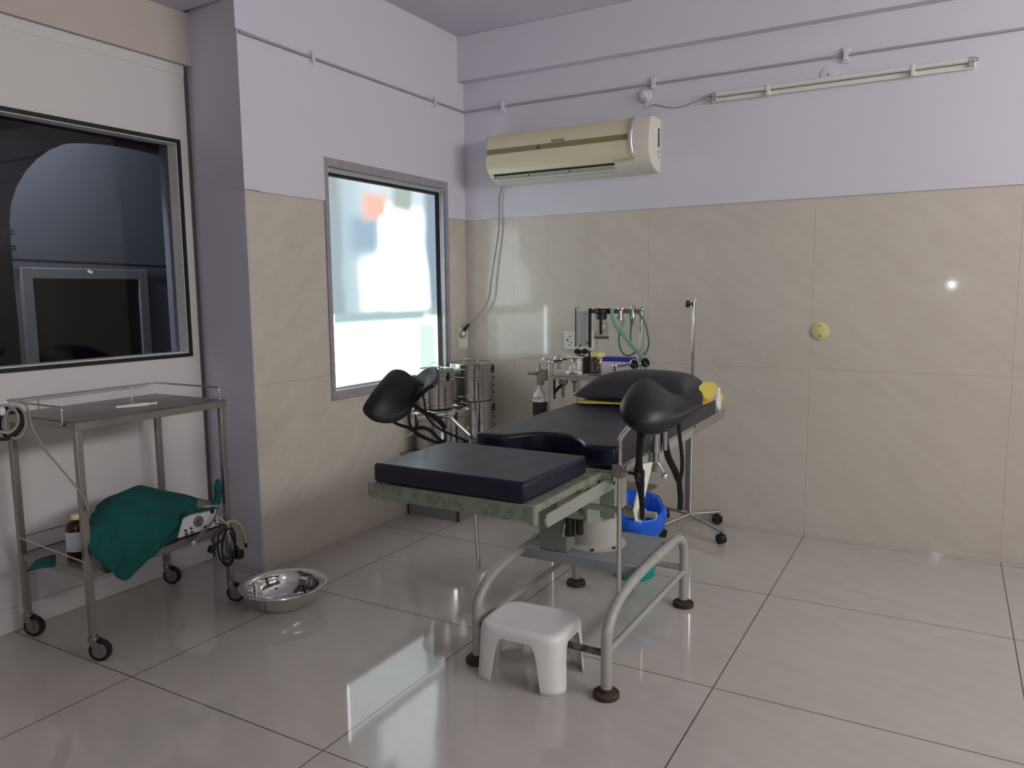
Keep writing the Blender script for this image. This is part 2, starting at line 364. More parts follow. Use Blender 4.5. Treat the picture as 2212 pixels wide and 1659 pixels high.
class MB:
    def __init__(s): s.v = []; s.f = []; s.mi = []
    def add(s, vs, fs, mi=0):
        k = len(s.v); s.v += [V(x) for x in vs]; s.f += [[i+k for i in f] for f in fs]; s.mi += [mi]*len(fs); return s
    def box(s, a, b, mi=0, rot=None, piv=None):
        x0, y0, z0 = a; x1, y1, z1 = b
        vs = [V(x, y, z) for z in (z0, z1) for x, y in ((x0, y0), (x1, y0), (x1, y1), (x0, y1))]
        if rot is not None:
            c = V(piv) if piv is not None else (V(a)+V(b))/2
            vs = [rot @ (p-c)+c for p in vs]
        return s.add(vs, [(3, 2, 1, 0), (4, 5, 6, 7), (0, 1, 5, 4), (1, 2, 6, 5), (2, 3, 7, 6), (3, 0, 4, 7)], mi)
    def quadprism(s, q, ext, mi=0):
        """a convex outline q (list of points) extruded by vector ext"""
        n = len(q); q = [V(p) for p in q]; e = V(ext)
        nrm = V(0, 0, 0)
        for i in range(n): nrm += (q[i]-q[0]).cross(q[(i+1) % n]-q[0])
        if nrm.dot(e) > 0: q = q[::-1]
        vs = q+[p+e for p in q]
        fs = [list(range(n)), list(range(2*n-1, n-1, -1))]+[(i, i+n, (i+1) % n+n, (i+1) % n) for i in range(n)]
        return s.add(vs, [f[::-1] if isinstance(f, list) else f[::-1] for f in fs] if False else fs, mi)
    def tube(s, pts, r, n=12, cap=True, mi=0, flat=None, closed=False, up=None):
        pts = [V(p) for p in pts]; m = len(pts)
        rs = r if isinstance(r, (list, tuple)) else [r]*m
        T = []
        for i in range(m):
            if closed: d = pts[(i+1) % m]-pts[(i-1) % m]
            else: d = pts[min(i+1, m-1)]-pts[max(i-1, 0)]
            T.append(d.normalized() if d.length > 1e-9 else V(0, 0, 1))
        ref = V(up) if up is not None else (V(0, 0, 1) if abs(T[0].z) < 0.9 else V(1, 0, 0))
        nx = (ref-T[0]*ref.dot(T[0])).normalized()
        vs = []
        for i in range(m):
            nx = (nx-T[i]*nx.dot(T[i]))
            nx = nx.normalized() if nx.length > 1e-6 else T[i].orthogonal().normalized()
            if up is not None:
                c = V(up)-T[i]*V(up).dot(T[i])
                if c.length > 0.2: nx = c.normalized()
            ny = T[i].cross(nx)
            for j in range(n):
                a = 2*PI*j/n
                if flat: vs.append(pts[i]+nx*math.cos(a)*flat[0]+ny*math.sin(a)*flat[1])
                else: vs.append(pts[i]+(nx*math.cos(a)+ny*math.sin(a))*rs[i])
        fs = []
        for i in range(m if closed else m-1):
            i2 = (i+1) % m
            for j in range(n):
                j2 = (j+1) % n
                fs.append((i*n+j, i*n+j2, i2*n+j2, i2*n+j))
        if cap and not closed:
            fs.append(list(range(n-1, -1, -1))); fs.append([(m-1)*n+j for j in range(n)])
        return s.add(vs, fs, mi)
    def cyl(s, a, b, r, n=24, r2=None, mi=0):
        return s.tube([a, b], [r, r if r2 is None else r2], n=n, mi=mi)
    def lathe(s, prof, c=(0, 0, 0), n=40, axis=(0, 0, 1), mi=0, sx=1.0, sy=1.0):
        """prof: list of (radius, height) turned about the axis through c"""
        ax = V(axis).normalized(); q = V(0, 0, 1).rotation_difference(ax).to_matrix(); c = V(c)
        vs = []
        for r, h in prof:
            for j in range(n):
                a = 2*PI*j/n; vs.append(c+q @ V(max(r, 1e-5)*math.cos(a)*sx, max(r, 1e-5)*math.sin(a)*sy, h))
        fs = []
        for i in range(len(prof)-1):
            for j in range(n):
                j2 = (j+1) % n; fs.append((i*n+j, i*n+j2, (i+1)*n+j2, (i+1)*n+j))
        fs.append(list(range(n-1, -1, -1))); fs.append([(len(prof)-1)*n+j for j in range(n)])
        return s.add(vs, fs, mi)
    def ball(s, c, r, n=16, sc=(1, 1, 1), mi=0):
        pr = [(r*math.sin(PI*i/n), -r*math.cos(PI*i/n)) for i in range(n+1)]
        k = len(s.v); s.lathe(pr, (0, 0, 0), n=2*n, mi=mi)
        for i in range(k, len(s.v)): s.v[i] = V(s.v[i].x*sc[0], s.v[i].y*sc[1], s.v[i].z*sc[2])+V(c)
        return s
    def grid(s, rows, mi=0):
        nr, nc = len(rows), len(rows[0])
        vs = [p for r in rows for p in r]
        fs = [(i*nc+j, i*nc+j+1, (i+1)*nc+j+1, (i+1)*nc+j) for i in range(nr-1) for j in range(nc-1)]
        return s.add(vs, fs, mi)
ORG = {}
def origin(o): return ORG.get(o.name, V(0, 0, 0)) if o is not None else V(0, 0, 0)
def setprops(o, label=None, cat=None, group=None, kind=None):
    if label: o['label'] = label
    if cat: o['category'] = cat
    if group: o['group'] = group
    if kind: o['kind'] = kind
    return o
def thing(name, label, cat, loc, group=None):
    o = bpy.data.objects.new(name, None); COL.objects.link(o); o.location = loc; o.empty_display_size = 0.05
    ORG[o.name] = V(loc)
    return setprops(o, label, cat, group)
def build(name, mb, m, parent=None, bevel=0.0, bseg=2, sub=0, solid=0.0, angle=38, loc=None, label=None, cat=None, group=None, kind=None, soff=-1.0):
    """link the builder's shape as one mesh object; its origin sits at its base (or at its thing's origin)"""
    me = bpy.data.meshes.new(name)
    if parent is not None: org = origin(parent)
    elif loc is not None: org = V(loc)
    else:
        xs = [p.x for p in mb.v]; ys = [p.y for p in mb.v]; zs = [p.z for p in mb.v]
        org = V((min(xs)+max(xs))/2, (min(ys)+max(ys))/2, min(zs)) if kind != 'structure' else V(0, 0, 0)
    me.from_pydata([tuple(p-org) for p in mb.v], [], mb.f)
    mats = m if isinstance(m, (list, tuple)) else [m]
    for x in mats: me.materials.append(M[x] if isinstance(x, str) else x)
    for p, i in zip(me.polygons, mb.mi): p.material_index = i
    bm = bmesh.new(); bm.from_mesh(me)
    bmesh.ops.recalc_face_normals(bm, faces=bm.faces)
    for f in bm.faces: f.smooth = True
    for e in bm.edges:
        if len(e.link_faces) == 2 and e.calc_face_angle(0) > math.radians(angle): e.smooth = False
    bm.to_mesh(me); bm.free()
    o = bpy.data.objects.new(name, me); COL.objects.link(o)
    if parent is not None: o.parent = parent; ORG[o.name] = org
    else: o.location = org; ORG[o.name] = org
    if solid:
        md = o.modifiers.new('thickness', 'SOLIDIFY'); md.thickness = solid; md.offset = soff
    if bevel:
        md = o.modifiers.new('bevel', 'BEVEL'); md.width = bevel; md.segments = bseg; md.limit_method = 'ANGLE'; md.angle_limit = math.radians(40)
        md.harden_normals = False
    if sub:
        md = o.modifiers.new('smooth', 'SUBSURF'); md.levels = sub; md.render_levels = sub
        for p in me.polygons: p.use_smooth = True
        for e in me.edges: e.use_edge_sharp = False
    return setprops(o, label, cat, group, kind)
def struct(name, mb, m, parent=None, **kw):
    if parent is None: kw.setdefault('kind', 'structure')
    return build(name, mb, m, parent, **kw)
def kids(o): return [c for c in COL.objects if c.parent == o]
def dup(root, delta, label=None, group=None):
    """copy of a thing with copies of its parts and sub-parts, moved by delta"""
    r = root.copy(); COL.objects.link(r); r.location = root.location+V(delta); ORG[r.name] = V(r.location)
    if label: r['label'] = label
    if group: r['group'] = group
    for ch in kids(root):
        c = ch.copy(); COL.objects.link(c); c.parent = r
        for g in kids(ch):
            d = g.copy(); COL.objects.link(d); d.parent = c
    return r
def text_mesh(txt, size, extrude=0.0006):
    cu = bpy.data.curves.new('t', 'FONT'); cu.body = txt; cu.size = size; cu.extrude = extrude; cu.align_x = 'CENTER'; cu.align_y = 'CENTER'
    o = bpy.data.objects.new('t', cu); COL.objects.link(o)
    dg = bpy.context.evaluated_depsgraph_get()
    me = bpy.data.meshes.new_from_object(o.evaluated_get(dg))
    bpy.data.objects.remove(o); bpy.data.curves.remove(cu)
    return me
def text_part(name, txt, size, m, parent, pos, right, up):
    me = text_mesh(txt, size); me.materials.clear(); me.materials.append(M[m])
    r = V(right).normalized(); u = V(up).normalized(); n = r.cross(u)
    R3 = Matrix((r, u, n)).transposed()
    p0 = V(pos)-origin(parent)
    for v in me.vertices: v.co = R3 @ v.co + p0
    me.name = name
    o = bpy.data.objects.new(name, me); COL.objects.link(o); o.parent = parent; ORG[o.name] = origin(parent)
    return o

# ================================================================ THE ROOM
XR, YF, ZC = 6.2, -7.4, 3.25      # right wall, wall behind the camera, ceiling
XC = -0.44                        # face of the white partition
YP = -2.018                       # end of the left wall
PE = -1.990                       # right end of the partition panel
WY0, WY1, WZ0, WZ1 = -1.425, -0.262, 0.90, 2.195    # window opening in the left wall
GY0, GY1, GZ0, GZ1 = -3.55, -2.056, 1.166, 2.262      # opening in the partition
struct('floor', MB().box((-2.6, YF-0.1, -0.12), (XR+0.1, 0.15, 0)), 'floor')
struct('ceiling', MB().box((-2.6, YF-0.1, ZC), (XR+0.1, 0.15, ZC+0.12)), 'ceiling')
# back wall: tile dado below, painted plaster a little proud above
wb = MB().box((-0.3, 0.0, 0), (XR+0.1, 0.15, 2.0)).box((-0.3, -0.008, 1.992), (XR+0.1, 0.15, ZC), mi=1)
struct('wall_back', wb, ['tile_back', 'lavender'])
struct('trim_1', MB().box((0.0, -0.082, 2.945), (XR, 0.0, ZC)), 'lavender', bevel=0.004)
def holed(mb, x0, x1, ya, yb, za, zb, hy0, hy1, hz0, hz1, mi):
    """a wall slab between z za..zb with a hole cut out of it"""
    h0, h1 = max(za, hz0), min(zb, hz1)
    if h1 <= h0: mb.box((x0, ya, za), (x1, yb, zb), mi); return
    if h0 > za: mb.box((x0, ya, za), (x1, yb, h0), mi)
    if h1 < zb: mb.box((x0, ya, h1), (x1, yb, zb), mi)
    mb.box((x0, ya, h0), (x1, hy0, h1), mi)
    mb.box((x0, hy1, h0), (x1, yb, h1), mi)
wl = MB()
holed(wl, -0.16, 0.0, -1.92, 0.0, 0, 2.0, WY0, WY1, WZ0, WZ1, 0)
wl.box((-0.008, -2.006, 0), (0.0, -1.92, 2.0), 0)
wl.box((-0.006, YP+0.02, 2.0), (0.0105, -1.92, ZC), 1)
holed(wl, -0.16, 0.0105, -1.92, 0.0, 1.996, ZC, WY0, WY1, WZ0, WZ1, 1)
struct('wall_left', wl, ['tile_left', 'lavender'])
# painted end of the left wall, facing the camera
cw = MB()
for z0_, z1_, xx, yy in ((0, 2.0, -0.003, -2.010), (2.0, 2.765, 0.010, -2.022), (2.765, ZC, 0.015, -2.034)):
    cw.quadprism([(XC-0.3, -1.945, z0_), (XC, -1.955, z0_), (-0.035, -2.008, z0_), (xx, yy, z0_), (xx, -1.90, z0_), (XC-0.3, -1.90, z0_)], (0, 0, z1_-z0_))
struct('wall_column', cw, 'lavender2')
struct('trim_2', MB().box((XC-0.3, YF, 2.925), (0.0, -2.0, ZC)), 'lavender2', bevel=0.004)
# partition with its big dark window
wc = MB()
holed(wc, XC-0.10, XC, YF, PE, 0, 2.665, GY0, GY1, GZ0, GZ1, 0)
wc.box((XC-0.10, PE, 0), (XC-0.014, -1.950, 2.665), mi=2)
wc.box((XC-0.10, YF, 2.665), (XC+0.026, -1.95, 2.93), mi=1)
struct('wall_partition', wc, ['white_panel', 'cream_wall', 'gap_shade'])
struct('trim_3', MB().box((XC, YF, 2.612), (XC+0.004, PE, 2.662)), 'white_panel')
struct('baseboard_left', MB().box((XC, YF, 0), (XC+0.014, PE, 0.105)), 'white_panel', bevel=0.004)
struct('wall_right', MB().box((XR, YF, 0), (XR+0.1, 0, 2.35)).box((XR, YF, 2.95), (XR+0.1, 0, ZC))
       .box((XR, YF, 2.35), (XR+0.1, -4.0, 2.95)).box((XR, -0.8, 2.35), (XR+0.1, 0, 2.95)), 'far_wall')
struct('wall_front', MB().box((XC-0.1, YF-0.1, 0), (4.6, YF, ZC)).box((4.6, YF-0.1, 0), (XR+0.1, YF, 0.9)).box((4.6, YF-0.1, 2.4), (XR+0.1, YF, ZC)).box((6.1, YF-0.1, 0.9), (XR+0.1, YF, 2.4)), 'far_wall')
fill_win = struct('added_fill_window', MB().box((4.6, YF-0.04, 0.9), (4.64, YF+0.01, 2.4)).box((6.06, YF-0.04, 0.9), (6.1, YF+0.01, 2.4)).box((4.6, YF-0.04, 0.9), (6.1, YF+0.01, 0.94)).box((4.6, YF-0.04, 2.36), (6.1, YF+0.01, 2.4)), 'alu')  # unseen window added as fill for surfaces that face the camera
struct('pane', MB().box((4.64, YF-0.036, 0.94), (6.06, YF-0.03, 2.36)), 'fill_pane', fill_win)

# frosted window in the left wall
wf = MB()
t, d0, d1 = 0.032, -0.07, -0.012
frame(wf, d0, d1, WY0, WY1, WZ0, WZ1, t, 0.036, t*0.8, t)
w1 = struct('window_1', wf, 'alu', bevel=0.003)
mo = frame(MB(), -0.02, 0.013, WY0-0.026, WY1+0.034, WZ0-0.045, WZ1+0.045, 0.03, 0.038, 0.049, 0.049)
struct('window_surround', mo, 'mortar', w1, bevel=0.004)
sl = MB().box((d1, WY1-0.03, WZ0), (d1+0.02, WY1-0.012, WZ1)).box((d1-0.004, WY0, WZ0-0.004), (d1+0.026, WY1, WZ0+0.012))
struct('window_bead', sl, 'alu', w1, bevel=0.002)
ga = MB().box((d0+0.012, WY0+t, WZ1-t-0.016), (d1-0.004, WY1-0.036, WZ1-t)).box((d0+0.012, WY1-0.040, WZ0+t), (d1-0.004, WY1-0.036, WZ1-t)).box((d0+0.012, WY0+t, WZ0+t*0.8), (d1-0.02, WY0+t+0.004, WZ1-t))
struct('gasket', ga, 'gasket', w1)
struct('pane', MB().box((d0+0.014, WY0+t, WZ0+0.02), (d0+0.020, WY1-0.036, WZ1-t)), 'frosted', w1)

# big dark window in the partition: black rim, white reveal, tinted pane
r = 0.019
g = frame(MB(), XC-0.004, XC+0.006, GY0-r, GY1+r, GZ0-r, GZ1+r, r, r, r, r)
w2 = struct('window_2', g, 'gasket')
rv = frame(MB(), XC-0.0995, XC-0.001, GY0+0.0005, GY1-0.0005, GZ0+0.0005, GZ1-0.0005, 0.004, 0.004, 0.006, 0.004)
struct('reveal', rv, 'white_panel', w2)
struct('pane', MB().box((XC-0.074, GY0+0.004, GZ0+0.006), (XC-0.070, GY1-0.004, GZ1-0.004)), 'tinted_glass', w2)

# ---- room added behind the pane to stand for its reflection: a dark wall with an arched opening, a pale wall with its own window
XA = -0.80
arch_px = [(395, 345), (350, 333), (300, 322), (245, 312), (195, 308), (160, 308), (128, 313), (98, 325), (70, 345), (45, 372), (26, 405), (14, 440), (11, 480), (14, 530), (20, 600), (30, 700), (38, 800)]
oc = [at(u, v, 0, XA) for u, v in arch_px]
oc = [V(XA, max(p.y, -3.3), p.z) for p in oc]
inner = [V(XA, -1.995, oc[0].z)]+oc[1:]
inner[0] = V(XA, at(355, 335, 0, XA).y, at(355, 335, 0, XA).z)
inner = [inner[0]]+[p for p in oc[1:] if p.y < inner[0].y-0.01]
yR = inner[0].y
low = 0.0
inner.append(V(XA, inner[-1].y+0.02, low))
outer = []
am = MB()
n = len(inner)
vs, fs = [], []
def outpt(p): return p
# wall above and left of the opening as a fan of quads between the opening and the outer rectangle
topz, leftY, rightY = 2.93, -4.6, -1.46
for i, p in enumerate(inner):
    f = i/(n-1)
    q = V(XA, p.y, topz) if i <= 8 else V(XA, leftY, p.z)
    vs += [p, q]
for i in range(n-1):
    if i == 8:
        k = len(vs); vs.append(V(XA, leftY, topz)); fs.append((2*i, 2*i+1, k, 2*i+3, 2*i+2))
    else: fs.append((2*i, 2*i+1, 2*i+3, 2*i+2))
am.add(vs, fs)
k = [V(XA, yR, 0), V(XA, rightY, 0), V(XA, rightY, topz), V(XA, yR, topz)]
am.add(k, [(0, 1, 2, 3)])
struct('wall_arched_reflection', am, 'dark_reflection', solid=0.08, soff=0)
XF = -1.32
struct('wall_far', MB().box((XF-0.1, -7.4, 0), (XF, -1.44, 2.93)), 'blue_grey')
struct('wall_reflection', MB().box((XF, -1.46, 0), (XC-0.1, -1.44, 2.93)).box((XF, -7.4, 0), (XC-0.1, -7.3, 2.93)), 'dark_reflection')
struct('ceiling_reflection', MB().box((XF, -7.4, 2.93), (XC-0.1, -1.44, 3.0)), 'dark_reflection')
a, b, c, d = at(38, 573, 0, XF), at(312, 588, 0, XF), at(318, 762, 0, XF), at(52, 790, 0, XF)
y0, y1, zt, zb = a.y, b.y, (a.z+b.z)/2, 1.05
fw = MB()
t = 0.06
frame(fw, XF, XF+0.03, y0, y1, zb, zt, t, t, t*0.4, t)
w3 = struct('window_reflection', fw, 'white_panel', bevel=0.004)
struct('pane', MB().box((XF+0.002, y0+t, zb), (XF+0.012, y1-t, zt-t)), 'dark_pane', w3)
tt = MB().tube([at(18, 560, 0, XF+0.02), at(365, 576, 0, XF+0.02)], 0.008, n=6)
setprops(build('conduit_reflection', tt, 'dark_reflection'), 'thin dark conduit on the wall added to stand for the reflection in the dark window', 'conduit')
st = at(194, 587, 0, XC-0.068)
setprops(build('sticker', MB().box((st.x, st.y-0.012, st.z-0.006), (st.x+0.003, st.y+0.012, st.z+0.006), rot=Matrix.Rotation(-0.4, 3, 'X')), 'sphere_white'), 'tiny white sticker on the dark glass of the wall window', 'sticker')
for (u0, v0, u1) in ((0, 499, 30), (0, 533, 34)):
    p, q = at(u0, v0, 0, XC-0.2), at(u1, v0+2, 0, XC-0.2)
    hb = MB()
    for dz in (0.006, -0.008): hb.tube([V(p.x, p.y-0.3, p.z+dz), V(q.x, q.y, q.z+dz)], 0.004, n=8)
    setprops(build('shutter_hook', hb, 'black'), 'black double hook showing at the left edge of the dark window, '+('upper' if v0 < 510 else 'lower')+' one', 'hook')
cl = thing('added_fill_lamp', 'unseen flat fill lamp added in the built room behind the dark window', 'lamp', (-1.06, -2.9, 2.9))  # added lamp, brightens what shows through the dark pane
build('added_fill_diffuser', MB().box((-1.16, -3.6, 2.9), (-0.96, -2.2, 2.925)), 'back_fill_light', cl)

# high daylit window in the right wall
w4f = frame(MB(), XR-0.01, XR+0.04, -4.0, -0.8, 2.35, 2.95, 0.04, 0.04, 0.03, 0.03).box((XR-0.008, -2.42, 2.38), (XR+0.02, -2.38, 2.92))
w4 = struct('window_4', w4f, 'alu')
struct('pane', MB().box((XR+0.03, -3.96, 2.38), (XR+0.036, -0.84, 2.92)), 'sky_pane', w4)

# ---------------------------------------------------------------- conduits with saddle clips
def conduit(name, label, p, q, clips, axis):
    c = thing(name, label, 'conduit', (V(p)+V(q))/2)
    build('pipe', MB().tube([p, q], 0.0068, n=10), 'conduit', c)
    for cp in clips:
        m = MB(); cp = V(cp)
        if axis == 0: m.box((0.008, cp.y-0.010, cp.z-0.028), (0.034, cp.y+0.010, cp.z+0.028)).box((0.008, cp.y-0.018, cp.z-0.04), (0.016, cp.y+0.018, cp.z-0.014)).box((0.008, cp.y-0.018, cp.z+0.014), (0.016, cp.y+0.018, cp.z+0.04))
        else: m.box((cp.x-0.012, -0.034, cp.z-0.030), (cp.x+0.012, -0.008, cp.z+0.030)).box((cp.x-0.022, -0.018, cp.z-0.042), (cp.x+0.022, -0.008, cp.z-0.014)).box((cp.x-0.022, -0.018, cp.z+0.014), (cp.x+0.022, -0.008, cp.z+0.042))
        build('clip', m, 'lavender', c, bevel=0.002)
    return c
zc = 2.752
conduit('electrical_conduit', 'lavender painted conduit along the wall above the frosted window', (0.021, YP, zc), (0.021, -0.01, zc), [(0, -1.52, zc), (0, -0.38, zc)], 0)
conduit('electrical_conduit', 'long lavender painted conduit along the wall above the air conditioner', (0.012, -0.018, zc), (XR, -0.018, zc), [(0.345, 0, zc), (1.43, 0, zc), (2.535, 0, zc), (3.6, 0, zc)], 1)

# ---------------------------------------------------------------- unlit tube light on the back wall
pl, pr_ = V(1.80, -0.03, 2.615), V(3.16, -0.03, 2.615)
tl = thing('tube_light', 'long unlit slim white tube light on the lavender wall', 'light', V(2.48, -0.01, 2.615))
build('batten', MB().box((1.80, -0.034, 2.588), (3.155, -0.008, 2.612)), 'white_plastic', tl, bevel=0.003)
build('tube', MB().tube([(1.835, -0.048, 2.628), (3.12, -0.048, 2.628)], 0.013, n=16), 'white_plastic', tl)
for x in (1.805, 3.122):
    e = build('end_cap', MB().tube([(x, -0.048, 2.628), (x+0.03, -0.048, 2.628)], 0.015, n=16).box((x, -0.05, 2.595), (x+0.03, -0.01, 2.63)), 'ac_silver', tl, bevel=0.002)
    xx = x-0.014 if x < 2 else x+0.03
    build('pin', MB().cyl((xx, -0.05, 2.632), (xx+0.014, -0.05, 2.632), 0.002, n=6).cyl((xx, -0.046, 2.622), (xx+0.014, -0.046, 2.622), 0.002, n=6), 'black', e)
for x in (2.12, 2.86):
    build('clip', MB().box((x, -0.064, 2.584), (x+0.02, -0.03, 2.646)), 'white_plastic', tl, bevel=0.003)
# wiring rose, cable
rc = V(1.374, -0.008, 2.688)
ro = thing('wiring_rose', 'round white wiring rose above the air conditioner', 'wiring rose', rc)
build('base', MB().lathe([(0.043, 0), (0.043, 0.012), (0.036, 0.022)], rc, axis=(0, -1, 0)), 'lavender', ro)
build('cap', MB().lathe([(0.027, 0.02), (0.027, 0.03), (0.018, 0.036), (0.004, 0.037)], rc, axis=(0, -1, 0)), 'white_plastic', ro)
pts = [at(1394, 210, 1, -0.045), at(1391, 226, 1, -0.03), at(1396, 234, 1, -0.02), at(1411, 226, 1, -0.015), at(1440, 231, 1, -0.012), at(1465, 232, 1, -0.012), at(1500, 221, 1, -0.02), at(1530, 209, 1, -0.03), at(1548, 207, 1, -0.04)]
setprops(build('lamp_cable', MB().tube(catmull(pts, 6), 0.0028, n=8), 'grey_cable'), 'thin cable looping from the wiring rose to the tube light', 'cable')
pp = at(1790, 160, 1, 0)
pt = thing('junction_plate', 'painted-over round junction plate above the tube light', 'junction plate', V(pp.x, -0.008, pp.z))
build('plate', MB().lathe([(0.04, 0), (0.04, 0.005), (0.036, 0.006)], (pp.x, -0.008, pp.z), axis=(0, -1, 0)), 'lavender', pt)
build('screw', MB().lathe([(0.004, 0), (0.004, 0.003)], (pp.x, -0.014, pp.z-0.006), axis=(0, -1, 0), n=12), 'black', pt)
rp = V(2.454, 0, 1.230)
cv = thing('round_cover', 'pale yellow round cover plate on the tiled back wall', 'cover plate', rp)
build('plate', MB().lathe([(0.050, 0), (0.050, 0.008), (0.046, 0.011), (0.001, 0.012)], rp, axis=(0, -1, 0)), 'pale_yellow', cv)
for dx, dz, rr in ((0.002, -0.028, 0.0045), (-0.002, 0.03, 0.003)):
    build('screw', MB().lathe([(rr, 0), (rr, 0.003)], (rp.x+dx, -0.0115, rp.z+dz), axis=(0, -1, 0), n=12), 'black', cv)

# ---------------------------------------------------------------- sockets
def screws(m, pts, r=0.003):
    for p in pts: m.ball(p, r, n=5)
    return m
sa = thing('socket_plate', 'white socket plate beside the frosted window with a power plug in it', 'socket', (0, -0.07, 1.14))
build('plate', MB().box((0, -0.128, 1.062), (0.014, -0.006, 1.215)), 'white_plastic', sa, bevel=0.003)
for q in [(0.014, -0.118, 1.205), (0.014, -0.118, 1.072), (0.014, -0.016, 1.072), (0.014, -0.09, 1.075)]: build('screw', screws(MB(), [q]), 'black', sa)
plg = thing('power_plug', 'round grey power plug of the air conditioner cable', 'plug', (0.03, -0.062, 1.13))
pc = at(1001, 722, 0, 0.035)
build('body', MB().ball(pc, 0.030, sc=(0.75, 1, 0.95)), 'ac_silver', plg)
build('collar', MB().tube([at(1003, 714, 0, 0.04), at(1012, 701, 0, 0.05)], [0.014, 0.011], n=12), 'black', plg)
cp = [at(1085, 404, 1, -0.06), at(1079, 425, 1, -0.035), at(1078, 470, 1, -0.03), at(1076, 510, 1, -0.03), at(1068, 560, 1, -0.035), at(1061, 610, 1, -0.04), at(1057, 640, 1, -0.045), at(1045, 665, 1, -0.05), at(1028, 685, 1, -0.055), at(1013, 703, 0, 0.05)]
setprops(build('power_cable', MB().tube(catmull(cp, 6), 0.0065, n=10), 'grey_cable'), 'grey cable hanging from the air conditioner down to the corner socket', 'cable')
bs = thing('socket_board', 'white socket board on the back wall behind the flow meters', 'socket', (0.9, 0, 1.14))
build('plate', MB().box((0.805, -0.014, 1.078), (1.03, 0, 1.205)), 'white_plastic', bs, bevel=0.003)
for rr, hx, hz_ in ((0.006, 0.832, 1.142), (0.004, 0.848, 1.167), (0.004, 0.848, 1.11), (0.004, 0.864, 1.127)):
    build('hole', MB().lathe([(rr, 0), (rr, 0.003)], (hx, -0.0135, hz_), axis=(0, -1, 0), n=12), 'black', bs)

# ---------------------------------------------------------------- air conditioner
ac = thing('air_conditioner', 'yellowed wall air conditioner with a brown band, above the tiles', 'air conditioner', (0.9, 0, 2.2))
X0, X1 = 0.312, 1.475
# side profile (y, z): back top, front top, bulging front, slanted bottom
prof = [(0, 2.535), (-0.135, 2.535), (-0.165, 2.528), (-0.187, 2.50), (-0.200, 2.44), (-0.206, 2.37), (-0.203, 2.32), (-0.190, 2.285), (-0.165, 2.255), (-0.12, 2.228), (-0.06, 2.212), (0, 2.208)]
def extr(mb, prof, x0, x1, mi=0):
    n = len(prof)
    vs = [V(x0, y, z) for y, z in prof]+[V(x1, y, z) for y, z in prof]
    fs = [list(range(n)), list(range(2*n-1, n-1, -1))]+[(i, (i+1) % n, (i+1) % n+n, i+n) for i in range(n)]
    return mb.add(vs, fs, mi)
build('body', extr(MB(), prof, X0+0.004, X1), 'ac_white', ac, bevel=0.006)
def offs(pr, d):   # push the front outline outwards
    return [(y-d, z) for y, z in pr]
fp = [(-0.165, 2.528), (-0.187, 2.50), (-0.196, 2.46), (-0.2015, 2.43)]
fpb = [(-0.2015, 2.43), (-0.2045, 2.395)]
fpl = [(-0.2045, 2.395), (-0.206, 2.37), (-0.203, 2.32), (-0.190, 2.285), (-0.176, 2.268)]
def skin(pr, x0, x1, t=0.007, lean=0.0):
    m = MB(); n = len(pr)
    out = [(y-t*0.9, z) for y, z in pr]
    return extr(m, [(y+0.004, z) for y, z in pr]+out[::-1], x0, x1)
XE = 1.352
build('front_panel', skin(fp, X0, XE), 'ac_cream', ac, bevel=0.002, label='yellowed upper front panel')
build('band', skin(fpb, X0+0.006, XE-0.012, 0.005), 'ac_brown', ac, label='brown band')
build('lower_panel', skin(fpl, X0, XE+0.012), 'ac_cream', ac, bevel=0.002, label='yellowed lower front panel')
tr = MB()
tpath = [(XE+0.012, -0.178, 2.53), (XE+0.012, -0.198, 2.50), (XE+0.008, -0.210, 2.46), (XE+0.004, -0.216, 2.41), (XE+0.006, -0.217, 2.37), (XE+0.014, -0.212, 2.32), (XE+0.024, -0.196, 2.28)]
tp_ = catmull(tpath, 5); tr.tube(tp_, [0.007+0.010*math.sin(PI*min(1, 0.12+i/len(tp_)*0.9))**1.2 for i in range(len(tp_))], n=12)
tr.v = [V(p.x*1.0, p.y, p.z) for p in tr.v]
build('side_trim', tr, 'ac_silver', ac)
build('left_trim', MB().tube(catmull([(X0+0.004, y-0.003, z) for y, z in fp+fpl[1:]], 3), 0.006, n=8), 'ac_silver', ac)
# outlet slot and louvres in the slanted underside
def onb(f, off=0.0):   # point on slanted bottom: f from front (0) to back (1)
    a, b = V(0, -0.178, 2.266), V(0, -0.075, 2.218)
    p = a.lerp(b, f); nrm = V(0, -0.42, -0.9).normalized()
    return p+nrm*off
def slab(mb, f0, f1, o0, o1, x0, x1, skew=0.0):
    q = [onb(f0, o0), onb(f0, o1), onb(f1, o1), onb(f1, o0)]
    return extr(mb, [(p.y, p.z) for p in q], x0, x1)
build('outlet', slab(MB(), 0.0, 0.78, -0.004, 0.004, X0+0.045, 1.235), 'ac_dark', ac)
for f0, f1, lb in ((0.16, 0.46, 'upper'), (0.56, 0.74, 'lower')):
    build('louvre', slab(MB(), f0, f1, 0.004, 0.009, X0+0.055, 1.228), 'ac_louvre', ac, bevel=0.001)
for x in (0.36, 0.62, 0.92):
    p = onb(0.2, 0.011); build('louvre_pin', MB().ball((x, p.y, p.z), 0.006, n=6), 'ac_dark', ac)
